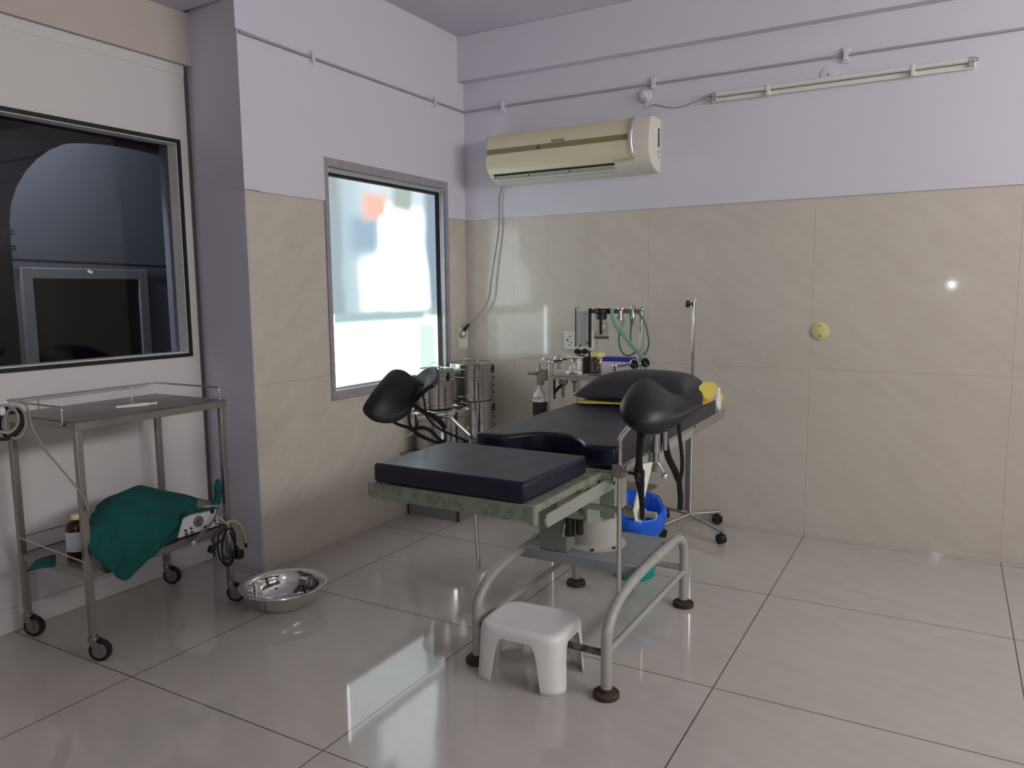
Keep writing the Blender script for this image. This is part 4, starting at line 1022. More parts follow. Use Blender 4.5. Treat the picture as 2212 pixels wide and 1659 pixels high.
# electrosurgical machine
mo_ = V(-0.03, -2.50, szz)
mc = thing('surgical_machine', 'white electrical suction machine with dial and knobs, half under green cloth', 'machine', mo_)
mx, my0, my1, mz0, mz1 = 0.112, -2.600, -2.372, szz+0.004, szz+0.118
build('case', MB().box((-0.14, my0, mz0), (mx, my1, mz1)), 'cabinet', mc, bevel=0.004)
fp_ = build('front_panel', MB().box((mx, my0+0.003, mz0+0.003), (mx+0.005, my1-0.003, mz1-0.003)), 'label_white', mc, bevel=0.001)
def onface(u, v): 
    p = at(u, v, 0, mx+0.005); return V(p.x, min(max(p.y, my0+0.012), my1-0.012), min(max(p.z, mz0+0.012), mz1-0.012))
dl = onface(428, 1126)
build('dial', MB().lathe([(0.026, 0), (0.026, 0.006), (0.022, 0.008), (0.001, 0.008)], dl, axis=(1, 0, 0), n=32), 'wheel', mc)
build('dial_knob', MB().lathe([(0.013, 0.008), (0.012, 0.018), (0.001, 0.018)], dl, axis=(1, 0, 0), n=20), 'steel_dull', mc)
for u, v, rr, mm in ((443, 1138, 0.0065, 'rubber'), (412, 1141, 0.005, 'rubber'), (400, 1146, 0.005, 'rubber'), (402, 1154, 0.0075, 'wheel'), (414, 1150, 0.0075, 'wheel'), (462, 1124, 0.009, 'rubber'), (466, 1131, 0.004, 'rubber')):
    build('knob', MB().lathe([(rr, 0), (rr*0.9, 0.008), (0.0005, 0.009)], onface(u, v), axis=(1, 0, 0), n=16), mm, mc)
pq = onface(458, 1104); build('switch', MB().box((mx+0.005, pq.y-0.009, pq.z-0.010), (mx+0.010, pq.y+0.009, pq.z+0.008)), 'black', mc, bevel=0.001)
ct = [at(474, 1092, 0, 0.15), at(468, 1110, 0, 0.16), at(458, 1128, 0, 0.165), at(444, 1143, 0, 0.17), at(432, 1155, 0, 0.175), at(420, 1170, 0, 0.18)]
setprops(build('rubber_tube', MB().tube(catmull(ct, 6), 0.0065, n=10).tube([ct[-1], at(416, 1175, 0, 0.182)], 0.009, n=6, mi=1), ['wheel', 'white_plastic']), 'grey rubber tube hanging across the face of the white machine', 'tube')
# green cloth bundle
gs_ = [[(222, 1098), (262, 1072), (300, 1062), (350, 1068), (400, 1078), (450, 1084), (474, 1080)],
       [(208, 1092), (246, 1064), (292, 1048), (345, 1058), (400, 1068), (442, 1080), (470, 1084)],
       [(196, 1114), (232, 1096), (282, 1082), (340, 1084), (398, 1082), (438, 1088), (470, 1086)],
       [(190, 1136), (228, 1128), (284, 1121), (335, 1116), (378, 1110), (420, 1098), (469, 1094)],
       [(192, 1168), (228, 1165), (280, 1158), (334, 1148), (376, 1130), (402, 1112), (462, 1098)],
       [(200, 1200), (232, 1206), (272, 1200), (320, 1184), (358, 1162), (380, 1128), (396, 1106)],
       [(212, 1214), (240, 1238), (263, 1254), (292, 1236), (322, 1208), (352, 1186), (380, 1158)]]
gd_ = [-0.22, -0.10, 0.03, 0.115, 0.165, 0.182, 0.186]
rows = []
for r, x in zip(gs_, gd_):
    rows.append([at(u, v, 0, x+(0.018*math.sin(i*2.1))) for i, (u, v) in enumerate(r)])
gc = thing('green_cloth', 'green surgical cloth heaped over the machine, one corner hanging off the lower shelf', 'cloth', (0.0, -2.65, szz))
def folds(p):
    q = p*1.0
    f = math.sin(38*p.y+16*p.z+3*noise.noise(p*7))*0.009+(1-abs(math.sin(13*p.y-17*p.z+4*noise.noise(p*5+V(3, 1, 2)))))*0.022
    n1 = noise.noise_vector(p*11)
    return p+V(f+n1.x*0.006, n1.y*0.004, n1.z*0.005)
build('heap', MB().grid(surf(rows, 6, folds)), 'teal_cloth', gc, sub=1, solid=0.003)
tail = [[at(466, 1036, 0, 0.135), at(474, 1034, 0, 0.14), at(477, 1046, 0, 0.13)], [at(462, 1052, 0, 0.135), at(472, 1054, 0, 0.15), at(479, 1062, 0, 0.13)], [at(464, 1070, 0, 0.13), at(470, 1074, 0, 0.15), at(478, 1080, 0, 0.13)], [at(455, 1086, 0, 0.13), at(466, 1092, 0, 0.15), at(477, 1088, 0, 0.13)]]
build('raised_corner', MB().grid(surf(tail, 4)), 'teal_cloth', gc, sub=1, solid=0.003)
sc2 = [[at(78, 1208, 0, -0.02), at(95, 1200, 0, -0.10), at(120, 1196, 0, -0.12)], [at(66, 1222, 0, 0.02), at(92, 1214, 0, 0.02), at(122, 1212, 0, 0.0)], [at(56, 1236, 0, 0.06), at(88, 1228, 0, 0.09), at(122, 1224, 0, 0.06)]]
setprops(build('folded_cloth', MB().grid(surf([[wrinkle(p, 20, 0.008) for p in r] for r in sc2], 4)), 'teal_cloth', sub=1, solid=0.004), 'small folded green cloth at the left end of the lower shelf', 'cloth')
# power cord coil hanging from the right front leg
def loop(c, ry, rz_, x, tw=0.0, ph=0.0, n=26):
    return [V(x+0.010*math.sin(2*PI*i/n+ph), c.y+ry*math.cos(2*PI*i/n)+tw*math.sin(2*PI*i/n), c.z+rz_*math.sin(2*PI*i/n)) for i in range(n)]
cc = at(492, 1180, 0, 0.19)
pc_ = thing('cable_coil', 'coiled black power cord tied to the right end of the trolley shelf', 'cord', cc)
build('coil', MB().tube(loop(cc, 0.036, 0.088, 0.195), 0.0042, n=8, closed=True).tube(loop(cc+V(0, 0.006, 0.012), 0.032, 0.076, 0.190, 0.004, 1), 0.0042, n=8, closed=True).tube(loop(cc+V(0, -0.004, -0.006), 0.040, 0.090, 0.184, -0.004, 2), 0.0042, n=8, closed=True), 'rubber', pc_)
p_ = at(516, 1196, 0, 0.20)
build('plug', MB().box((0.185, p_.y-0.016, p_.z-0.024), (0.215, p_.y+0.020, p_.z+0.018)).tube([V(0.2, p_.y-0.004, p_.z+0.015), V(0.2, p_.y-0.012, p_.z+0.045)], [0.010, 0.006], n=10), 'black', pc_, bevel=0.004)
p_ = at(457, 1186, 0, 0.20)
build('connector', MB().box((0.19, p_.y-0.014, p_.z-0.018), (0.212, p_.y+0.012, p_.z+0.016), rot=Matrix.Rotation(-0.5, 3, 'X')).tube([V(0.2, p_.y+0.008, p_.z+0.01), at(480, 1166, 0, 0.19)], [0.008, 0.005], n=10), 'black', pc_, bevel=0.003)
tie = MB().tube(catmull([at(474, 1116, 0, 0.165), at(488, 1130, 0, 0.19), at(494, 1134, 0, 0.20), at(494, 1148, 0, 0.205), at(497, 1170, 0, 0.205)], 5), 0.0022, n=6).tube(loop(at(491, 1150, 0, 0.2), 0.010, 0.007, 0.198), 0.002, n=6, closed=True)
build('white_tie', tie, 'white_plastic', pc_)
yt = catmull([at(486, 1132, 0, 0.18), at(500, 1126, 0, 0.185), at(514, 1130, 0, 0.19), at(524, 1144, 0, 0.195), at(528, 1162, 0, 0.195), at(530, 1172, 0, 0.195)], 6)
setprops(build('suction_tube', MB().tube(yt, 0.0095, n=12).tube([yt[-1], at(532, 1182, 0, 0.195)], 0.007, n=10, mi=1), ['yellow_tube', 'rubber']), 'short yellowish tube arching over the black cord coil', 'tube')
# tubes coiled on the left end of the guard rail
lc = at(10, 912, 0, 0.10)
cb = thing('tube_bundle', 'bundle of black and clear tubes hung on the left end of the guard rail', 'tube', V(0.10, lc.y, lc.z))
bl = MB()
for k, (du, dv, ry, rz_) in enumerate(((12, 0, 0.036, 0.052), (2, 2, 0.050, 0.058), (-4, 6, 0.045, 0.045))):
    c = at(10+du, 912+dv, 0, 0.12); bl.tube(loop(c, ry, rz_, 0.12+0.014*k, 0.01*k, k), 0.006, n=8, closed=True)
build('black_tube', bl, 'rubber', cb)
wl_ = MB()
for k, (du, dv, ry, rz_) in enumerate(((20, 4, 0.032, 0.060), (-6, -4, 0.040, 0.050))):
    c = at(10+du, 908+dv, 0, 0.14); wl_.tube(loop(c, ry, rz_, 0.15+0.012*k, 0.0, k+1), 0.0055, n=8, closed=True)
build('clear_tube', wl_, 'clear_tube', cb)
build('knot', MB().ball(at(5, 872, 0, 0.14), 0.016, sc=(1, 1.2, 0.9), n=8).ball(at(4, 888, 0, 0.15), 0.012, sc=(1, 1, 1.5), n=8), 'label_white', cb)
ht = [at(6, 868, 0, 0.14), at(30, 863, 0, 0.12), at(50, 868, 0, 0.12), at(60, 884, 0, 0.14), at(70, 925, 0, 0.175), at(98, 972, 0, 0.182), at(128, 1008, 0, 0.186), at(158, 1044, 0, 0.188), at(184, 1080, 0, 0.19), at(190, 1104, 0, 0.175)]
setprops(build('drain_tube', MB().tube(catmull(ht, 6), 0.0042, n=10), 'clear_tube'), 'long clear tube slanting from the guard rail down to the green cloth', 'tube')

# ================================================================ CORNER: cabinet and four sterilising drums
cbn = thing('low_cabinet', 'low grey laminate stand under the steel drums in the corner', 'cabinet', (0.215, -0.53, 0))
build('body', MB().box((0.012, -0.77, 0.0), (0.405, -0.05, 0.418)), 'cabinet', cbn, bevel=0.002)
build('edge_strip', MB().box((0.404, -0.778, 0.0), (0.418, -0.762, 0.418)), 'cabinet_edge', cbn)
build('edge_strip', MB().box((0.008, -0.776, 0.0), (0.020, -0.768, 0.418)), 'cabinet_edge', cbn)
build('top', MB().box((0.006, -0.83, 0.418), (0.425, -0.03, 0.432)), 'cabinet', cbn, bevel=0.002)
def drum(name, label, c, r, h, bands, latch_a=-0.4, top=True, wire=False, holes=False):
    t = thing(name, label, 'drum', c, 'steel sterilising drums in the corner')
    pr = [(0.001, 0.0), (r*0.97, 0.0), (r, 0.004)]
    for b in bands: pr += [(r, b*h-0.004), (r+0.0045, b*h-0.002), (r+0.0045, b*h+0.002), (r, b*h+0.004)]
    pr += [(r, h*0.86), (0.001, h*0.86)]
    build('body', MB().lathe(pr, c, n=64), 'drum_steel', t)
    R = r+0.004
    build('lid', MB().lathe([(R, h*0.83), (R+0.004, h*0.835), (R, h*0.845), (R, h*0.97), (R-0.004, h*0.985), (r*0.86, h), (r*0.84, h*0.985), (0.001, h*0.985)], c, n=64), 'drum_steel', t)
    for a in (latch_a, latch_a+2.0):
        d = V(math.cos(a), math.sin(a), 0); s_ = V(-d.y, d.x, 0)
        m = MB(); p = V(c)+d*(R+0.004)+V(0, 0, h*0.80)
        m.tube([p+V(0, 0, -0.022), p+V(0, 0, 0.03)], 0.006, n=8).tube([p-s_*0.012+V(0, 0, 0.0), p+s_*0.012], 0.004, n=8)
        build('latch', m, 'black', t)
    if holes:
        m = MB()
        for k in range(3):
            p = V(c)+V(math.cos(0.35), math.sin(0.35), 0)*(r+0.002)+V(0, 0, h*(0.18+0.2*k)); m.lathe([(0.008, 0), (0.008, 0.004)], p, axis=(math.cos(0.35), math.sin(0.35), 0), n=10)
        build('vent_hole', m, 'black', t)
    return t
zb_ = 0.432
lo = drum('steel_drum', 'large lower steel drum of the left stack, behind the tangled straps', V(0.197, -0.625, zb_), 0.176, 0.285, (0.12, 0.52), latch_a=-0.45)
build('lid_rim', MB().lathe([(0.178, 0.266), (0.186, 0.268), (0.186, 0.272), (0.178, 0.274)], (0.197, -0.625, zb_), n=64), 'chrome', lo)
up = drum('steel_drum', 'smaller upper steel drum of the left stack with a wire handle, by the frosted window', V(0.163, -0.64, zb_+0.285), 0.119, 0.262, (0.10, 0.30, 0.70), latch_a=-0.2)
z_ = zb_+0.285+0.262
hw = catmull([(x_-0.032, y_, z_+dz_) for x_, y_, dz_ in ((0.155, -0.66, -0.008), (0.150, -0.66, 0.012), (0.175, -0.655, 0.030), (0.195, -0.65, 0.040), (0.215, -0.645, 0.030), (0.240, -0.64, 0.012), (0.235, -0.64, -0.008))], 5)
build('wire_handle', MB().tube(hw, 0.0022, n=6), 'steel', up)
d3 = drum('steel_drum', 'lower steel drum of the right stack, close to the corner', V(0.188, -0.225, zb_), 0.152, 0.292, (0.10, 0.45), latch_a=0.2, holes=True)
d4 = drum('steel_drum', 'topmost steel drum of the right stack with a looped lid handle', V(0.182, -0.225, zb_+0.292), 0.155, 0.266, (0.12, 0.62), latch_a=0.2, holes=True)
z_ = zb_+0.292+0.262
build('loop_handle', MB().tube(fillet([(0.15, -0.27, z_-0.006), (0.15, -0.27, z_+0.022), (0.25, -0.24, z_+0.022), (0.25, -0.24, z_-0.006)], 0.008), 0.0026, n=8), 'steel', d4)

# ================================================================ ANAESTHESIA TROLLEY by the back wall
an = thing('anaesthesia_trolley', 'steel anaesthesia trolley with flow meters and gauges behind the operating table', 'trolley', (1.30, -0.45, 0))
PY = -0.62
fx = at(1190, 800, 1, PY).x; zt_ = at(1190, 803, 1, PY).z
for x, y, z1 in ((fx, PY, at(1187, 775, 1, PY).z), (1.60, PY, zt_)):
    build('post', MB().tube([(x, y, 0.09), (x, y, z1-0.02)], 0.0165, n=20).ball((x, y, z1-0.02), 0.0185, n=8), 'steel', an)
BY = -0.34
bx0, bx1 = at(1250, 700, 1, BY).x, at(1386, 700, 1, BY).x
ztop = at(1250, 664, 1, BY).z
for x in (bx0, bx1):
    build('post', MB().tube([(x, BY, 0.09), (x, BY, ztop-0.012)], 0.0135, n=20).ball((x, BY, ztop-0.012), 0.0165, n=8), 'steel', an)
for x in (bx0, bx1, fx, 1.60):
    y = BY if x in (bx0, bx1) else PY
    build('caster', MB().tube([(x-0.012, y, 0.045), (x+0.012, y, 0.045)], 0.045, n=24).tube([(x, y, 0.06), (x, y, 0.10)], 0.012, n=10), 'rubber', an)
build('tray', MB().box((fx, PY-0.005, zt_-0.022), (1.61, BY, zt_-0.018)).box((fx, PY-0.008, zt_-0.045), (1.61, PY-0.004, zt_-0.016)).tube([(fx, PY-0.006, zt_-0.020), (1.61, PY-0.006, zt_-0.020)], 0.007, n=10), 'steel', an)
build('lower_tray', MB().box((fx, PY, 0.28), (1.60, BY, 0.29)), 'steel_dull', an)
bz = at(1320, 672, 1, BY).z
build('top_bar', MB().box((bx0, BY-0.010, bz-0.014), (bx1, BY+0.010, bz+0.012)), 'steel_dull', an, bevel=0.003)
gp, gq = at(1192, 782, 1, PY), at(1232, 775, 1, PY+0.10)
build('gauge_bar', MB().tube([gp, at(1262, 768, 1, BY-0.03)], 0.0055, n=10), 'rubber', an)
def gauge(u, v, y, r, face, rim='chrome', ax=(0.25, -1, 0.05), label=None):
    c = at(u, v, 1, y)
    g_ = build('gauge', MB().lathe([(r*0.9, -0.018), (r, -0.012), (r, 0.006), (r*0.86, 0.008), (r*0.84, 0.003), (0.001, 0.003)], c, axis=ax, n=32), rim, an)
    build('dial', MB().lathe([(r*0.83, 0.0032), (0.001, 0.0038)], c, axis=ax, n=32), face, g_)
    a = V(ax).normalized(); s_ = V(0, 0, 1).cross(a).normalized(); u_ = a.cross(s_)
    build('needle', MB().tube([c+a*0.005-s_*r*0.1, c+a*0.005+(s_*0.6-u_*0.6)*r*0.8], 0.0012, n=5), 'print' if face == 'dial' else 'white_plastic', g_)
    return c
gauge(1178, 782, PY+0.01, 0.026, 'dial', ax=(-0.2, -1, 0))
c = gauge(1206, 777, PY+0.07, 0.026, 'dial', ax=(0.0, -1, 0)); build('gauge_stem', MB().tube([c+V(0.002, 0, -0.022), c+V(0.004, 0, -0.055)], 0.009, n=10).lathe([(0.016, 0), (0.016, 0.006)], c+V(0.004, 0, -0.058), n=12), 'steel_dull', an)
gauge(1371, 787, -0.60, 0.030, 'black', ax=(-0.1, -1, 0.1)); gauge(1394, 783, -0.58, 0.030, 'black', ax=(0.1, -1, 0.1))
c = at(1328, 790, 1, -0.62); build('post_cap', MB().tube([c+V(0, 0, -0.07), c], 0.0165, n=16).ball(c, 0.0175, n=8), 'chrome', an)
build('gauge_bar', MB().tube([c, at(1345, 790, 1, -0.62), at(1366, 785, 1, -0.60)], 0.006, n=8), 'steel_dull', an)
# flow meter unit
fa, fb = at(1246, 666, 1, BY-0.03), at(1274, 748, 1, BY-0.03)
fm = build('flow_meter', MB().box((fa.x, BY-0.045, fb.z), (fb.x, BY-0.040, fa.z)), 'label_white', an, bevel=0.001)
build('frame_strip', MB().box((fa.x-0.004, BY-0.048, fb.z-0.004), (fa.x+0.001, BY-0.03, fa.z+0.003)).box((fb.x, BY-0.048, fb.z-0.07), (fb.x+0.011, BY-0.03, fa.z+0.0)), 'black', fm)
build('cover', MB().box((fa.x+0.001, BY-0.060, fb.z), (fb.x, BY-0.058, fa.z-0.006)), 'jar_glass', fm)
for u in (1251, 1268):
    c = at(u, 700, 1, BY-0.05); build('scale_tube', MB().tube([(c.x, BY-0.051, fb.z+0.008), (c.x, BY-0.051, fa.z-0.02)], 0.0042, n=10), 'white_plastic', fm)
    m = MB()
    for k in range(14): m.box((c.x+0.003, BY-0.0565, fb.z+0.02+k*0.018), (c.x+0.009, BY-0.056, fb.z+0.0215+k*0.018))
    build('scale_marks', m, 'print', fm)
c = at(1252, 746, 1, BY-0.05); build('red_float', MB().lathe([(0.005, 0), (0.002, 0.014)], (c.x+0.006, BY-0.052, c.z-0.004), n=10), 'red', fm)
c = at(1269, 742, 1, BY-0.05); build('dark_float', MB().lathe([(0.006, 0), (0.003, 0.016)], (c.x, BY-0.052, c.z-0.004), n=10), 'print', fm)
vb0, vb1 = at(1238, 750, 1, BY-0.05), at(1277, 768, 1, BY-0.05)
build('valve_block', MB().box((vb0.x, BY-0.06, vb1.z+0.03), (vb1.x, BY-0.025, vb0.z)), 'white_plastic', an, bevel=0.002)
for u, v in ((1247, 759), (1263, 759)):
    c = at(u, v, 1, BY-0.07)
    build('control_knob', MB().lathe([(0.017, -0.012), (0.017, 0.012), (0.010, 0.013), (0.010, 0.018), (0.001, 0.018)], c, axis=(0.05, -1, 0), n=20), 'rubber', an)
build('valve_pipe', MB().tube([at(1247, 760, 1, BY-0.05), at(1276, 758, 1, BY-0.05)], 0.012, n=12).tube([at(1249, 764, 1, BY-0.05), at(1249, 768, 1, BY-0.05)], 0.014, n=12), 'steel_dull', an)
# vaporiser: black head over a glass jar
c = at(1302, 670, 1, BY-0.03)
vp = build('vaporiser_head', MB().tube([(c.x-0.055, BY-0.02, bz), (c.x+0.065, BY-0.02, bz)], 0.017, n=16).lathe([(0.030, -0.05), (0.034, -0.045), (0.034, -0.015), (0.040, -0.008), (0.040, 0.010), (0.030, 0.018), (0.001, 0.018)], (c.x-0.0, BY-0.05, bz), n=28), 'black', an)
build('head_pin', MB().lathe([(0.006, 0.015), (0.006, 0.028), (0.012, 0.032), (0.010, 0.040), (0.001, 0.042)], (c.x-0.002, BY-0.05, bz), n=12).lathe([(0.002, 0.01), (0.002, 0.036)], (c.x-0.026, BY-0.05, bz), n=8).lathe([(0.012, 0.015), (0.012, 0.022)], (c.x+0.022, BY-0.05, bz), n=12), 'chrome', vp)
j0 = at(1302, 731, 1, BY-0.05).z-bz
build('jar', MB().lathe([(0.001, j0), (0.040, j0), (0.046, j0+0.008), (0.046, -0.075), (0.040, -0.064), (0.030, -0.058), (0.030, -0.048), (0.026, -0.048), (0.027, -0.060), (0.037, -0.067), (0.0425, -0.078), (0.0425, j0+0.01), (0.038, j0+0.005), (0.001, j0+0.005)], (c.x, BY-0.05, bz), n=40), 'jar_glass', vp)
build('dip_tube', MB().lathe([(0.008, j0+0.025), (0.0095, j0+0.035), (0.0095, -0.05), (0.001, -0.05)], (c.x-0.004, BY-0.05, bz), n=16), 'black', vp)
build('jar_base', MB().lathe([(0.046, j0-0.001), (0.047, j0+0.004), (0.046, j0+0.010)], (c.x, BY-0.05, bz), n=40), 'print', vp)
# chrome valves further right
c = at(1342, 668, 1, BY-0.03)
build('mixing_valve', MB().lathe([(0.019, -0.055), (0.026, -0.053), (0.026, -0.038), (0.018, -0.036), (0.018, 0.005), (0.027, 0.008), (0.029, 0.014), (0.027, 0.020), (0.012, 0.022)], (c.x-0.002, BY-0.03, bz), n=28), 'chrome', an)
build('drip_glass', MB().lathe([(0.004, -0.10), (0.013, -0.09), (0.015, -0.055), (0.013, -0.055), (0.011, -0.088), (0.002, -0.096)], (c.x+0.008, BY-0.03, bz), n=20), 'jar_glass', an)
c = at(1367, 664, 1, BY-0.03)
build('needle_valve', MB().lathe([(0.004, -0.085), (0.008, -0.075), (0.010, -0.05), (0.013, -0.045), (0.012, -0.03), (0.008, -0.02), (0.009, 0.012), (0.017, 0.016), (0.018, 0.032), (0.012, 0.036)], (c.x, BY-0.03, bz), n=20), 'steel', an)
# pipework under the tray
for u, v, s_ in ((1217, 812, 1.0), (1241, 812, 0.75)):
    c = at(u, v, 1, PY+0.06)
    build('yoke_valve', MB().lathe([(0.006*s_, -0.135*s_), (0.011*s_, -0.125*s_), (0.012*s_, -0.06*s_), (0.020*s_, -0.055*s_), (0.029*s_, -0.045*s_), (0.029*s_, -0.022*s_), (0.018*s_, -0.018*s_), (0.014*s_, 0.0)], c, n=20), 'brass', an)
build('under_pipe', MB().tube([at(1192, 812, 1, PY+0.06), at(1252, 816, 1, PY+0.06)], 0.009, n=10), 'brass', an)
build('cuff_strap', MB().tube(catmull([at(1196, 825, 1, PY+0.03), at(1194, 850, 1, PY+0.03), at(1206, 838, 1, PY+0.03), at(1214, 832, 1, PY+0.04)], 5), 0.01, n=8, flat=(0.010, 0.002), up=(0, 0, 1)).tube([at(1197, 815, 1, PY+0.03), at(1197, 862, 1, PY+0.03)], 0.01, n=8, flat=(0.009, 0.002), up=(1, 0, 0)), 'strap', an)
# green tubes
gt = px([(1322, 666), (1323, 684), (1331, 705), (1350, 728), (1370, 752), (1385, 768), (1394, 790), (1402, 812)], -0.40, -0.46)
setprops(build('breathing_tube', MB().tube(catmull(gt, 6), 0.0115, n=14), 'green_tube'), 'thick pale green breathing tube sagging in front of the gauges', 'tube')
for pts, lb in (([(1340, 708), (1337, 730), (1340, 752), (1348, 765), (1360, 768), (1374, 760)], 'dark green tube hanging in a loop left of the chrome post'),
                ([(1357, 668), (1362, 684), (1363, 705), (1362, 730), (1366, 748), (1376, 760), (1384, 768)], 'dark green tube dropping straight beside the needle valve'),
                ([(1374, 672), (1386, 684), (1394, 700), (1400, 725), (1402, 742), (1398, 756), (1390, 768)], 'dark green tube bulging out right of the chrome post')):
    setprops(build('rubber_tube', MB().tube(catmull(px(pts, -0.38, -0.36), 6), 0.0048, n=10), 'deep_green'), lb, 'tube', 'dark green tubes of the anaesthesia trolley')
# things standing on the tray
TZ = zt_-0.0175
def on_tray(u, v): return at(u, v, 2, TZ)
c = V(at(1243, 795, 1, -0.50).x, -0.50, TZ)
cj = thing('cotton_jar', 'clear jar full of white cotton balls on the steel tray', 'jar', c)
build('jar', MB().box((c.x-0.046, c.y-0.04, TZ), (c.x+0.046, c.y+0.04, TZ+0.098)), 'clear_plastic', cj, bevel=0.01, bseg=3)
cbm = MB()
for i in range(44):
    cbm.ball((c.x+random.uniform(-0.031, 0.031), c.y+random.uniform(-0.026, 0.026), TZ+0.017+0.066*(i//9)/4), 0.0142, n=6)
build('cotton', cbm, 'cotton', cj, kind='stuff')
build('lid', MB().box((c.x-0.046, c.y-0.04, TZ+0.098), (c.x+0.046, c.y+0.04, TZ+0.104)).box((c.x-0.05, c.y-0.03, TZ+0.088), (c.x-0.03, c.y+0.0, TZ+0.112)), 'white_plastic', cj, bevel=0.003)
for u, lb in ((1223, 'loose white cotton ball left of the cotton jar'), (1251, 'loose white cotton ball right below the cotton jar')):
    c = at(u, 800, 1, -0.585); setprops(build('cotton_ball', MB().ball((c.x, -0.575, TZ+0.012), 0.0125, sc=(1.25, 1, 0.95), n=8), 'cotton'), lb, 'cotton ball', 'loose cotton balls')
c = V(at(1292, 790, 1, -0.48).x-0.004, -0.48, TZ)
sj = thing('swab_jar', 'glass jar of brown swabs with a yellow lid', 'jar', c)
build('jar', MB().lathe([(0.001, 0), (0.040, 0), (0.044, 0.005), (0.044, 0.10), (0.038, 0.11), (0.036, 0.11), (0.041, 0.098), (0.041, 0.007), (0.001, 0.003)], c, n=36), 'jar_glass', sj)
build('swabs', MB().lathe([(0.001, 0.006), (0.038, 0.006), (0.036, 0.03), (0.030, 0.05), (0.034, 0.07), (0.02, 0.088), (0.001, 0.092)], c, n=12), 'swab', sj)
build('lid', MB().lathe([(0.001, 0.108), (0.042, 0.108), (0.043, 0.111), (0.043, 0.130), (0.041, 0.133), (0.001, 0.133)], c, n=36), 'yellow_lid', sj)
a_, b_ = at(1308, 780, 1, -0.42), at(1380, 788, 1, -0.42)
setprops(build('carton', MB().box((a_.x, -0.50, TZ), (b_.x, -0.40, a_.z+0.005)), 'white_card', bevel=0.002), 'long white carton on the steel tray, under the blue one', 'box')
bx_ = MB().box((a_.x+0.01, -0.49, a_.z+0.005), (b_.x-0.02, -0.41, a_.z+0.030))
setprops(build('carton', bx_, 'blue_card', bevel=0.002), 'flat blue carton on top of the white carton', 'box')
a_, b_ = at(1260, 771, 1, -0.40), at(1284, 795, 1, -0.40)
setprops(build('carton', MB().box((a_.x, -0.41, TZ), (b_.x, -0.36, a_.z)), 'ac_dark', bevel=0.002), 'small dark brown box behind the cotton jar', 'box')
c = at(1290, 800, 1, -0.60)
sci = MB().tube([(c.x-0.06, -0.60, TZ+0.006), (c.x+0.09, -0.56, TZ+0.012)], 0.003, n=8).tube([(c.x-0.06, -0.58, TZ+0.006), (c.x+0.09, -0.59, TZ+0.012)], 0.003, n=8)
for k in (-0.006, 0.012): sci.tube([V(c.x-0.075+0.016*math.cos(2*PI*i/14), -0.59+k+0.011*math.sin(2*PI*i/14), TZ+0.006) for i in range(14)], 0.003, n=6, closed=True)
setprops(build('forceps', sci, 'chrome'), 'chrome scissors-like forceps on the front edge of the tray', 'forceps')
# gas cylinder with valve
cx_ = at(1167, 880, 1, -0.58)
gz0, gz1 = 0.10, at(1167, 866, 1, -0.58).z
ox = thing('gas_cylinder', 'small black gas cylinder with white shoulder on the left of the anaesthesia trolley', 'gas cylinder', (cx_.x, -0.58, gz0))
r_ = 0.047
build('body', MB().lathe([(0.001, 0), (r_*0.9, 0), (r_, 0.01), (r_, gz1-gz0), (0.001, gz1-gz0)], (cx_.x, -0.58, gz0), n=36), 'cyl_black', ox)
build('shoulder', MB().lathe([(r_+0.0006, gz1-gz0-0.002), (r_+0.0006, gz1-gz0+0.022), (r_*0.86, gz1-gz0+0.045), (r_*0.5, gz1-gz0+0.068), (0.016, gz1-gz0+0.08), (0.014, gz1-gz0+0.10), (0.001, gz1-gz0+0.10)], (cx_.x, -0.58, gz0), n=36), 'cyl_white', ox)
zz = gz1+0.014
mk = MB()
for k, (du, dz, ln) in enumerate(((-0.034, 0, 0.012), (-0.030, 0.012, 0.006), (-0.016, 0, 0.012), (-0.010, 0.002, 0.010), (-0.004, 0.008, 0.008), (0.002, 0, 0.012))):
    xx = cx_.x+du; yy = -0.58-math.sqrt(max((r_+0.001)**2-du*du, 0)); mk.tube([(xx, yy, zz+dz), (xx+0.004*(k % 2), yy, zz+dz+ln)], 0.0014, n=5)
build('red_marks', mk, 'red', ox, label='smudged red lettering')
mk = MB()
for k, (du, dz, ln) in enumerate(((0.010, 0.002, 0.016), (0.016, 0.006, 0.016), (0.022, 0, 0.012), (0.026, 0.01, 0.010))):
    xx = cx_.x+du; yy = -0.58-math.sqrt(max((r_+0.001)**2-du*du, 0)); mk.tube([(xx, yy, zz+dz), (xx-0.003*(k % 2), yy, zz+dz+ln)], 0.0013, n=5)
build('black_marks', mk, 'print', ox)
vz = gz1+0.10
vv = MB().box((cx_.x-0.016, -0.60, vz), (cx_.x+0.022, -0.565, vz+0.055)).box((cx_.x+0.0, -0.605, vz+0.03), (cx_.x+0.05, -0.565, vz+0.10))
build('valve_body', vv, 'brass', ox, bevel=0.003)
build('valve_stem', MB().tube([(cx_.x-0.07, -0.59, vz+0.072), (cx_.x+0.0, -0.59, vz+0.072)], 0.008, n=10).ball((cx_.x-0.072, -0.59, vz+0.072), 0.012, n=8).tube([(cx_.x-0.035, -0.59, vz+0.072), (cx_.x-0.012, -0.59, vz+0.072)], 0.013, n=8).lathe([(0.016, 0.08), (0.018, 0.09), (0.010, 0.11), (0.006, 0.125), (0.003, 0.145)], (cx_.x+0.0, -0.59, vz), n=12), 'steel_dull', ox)

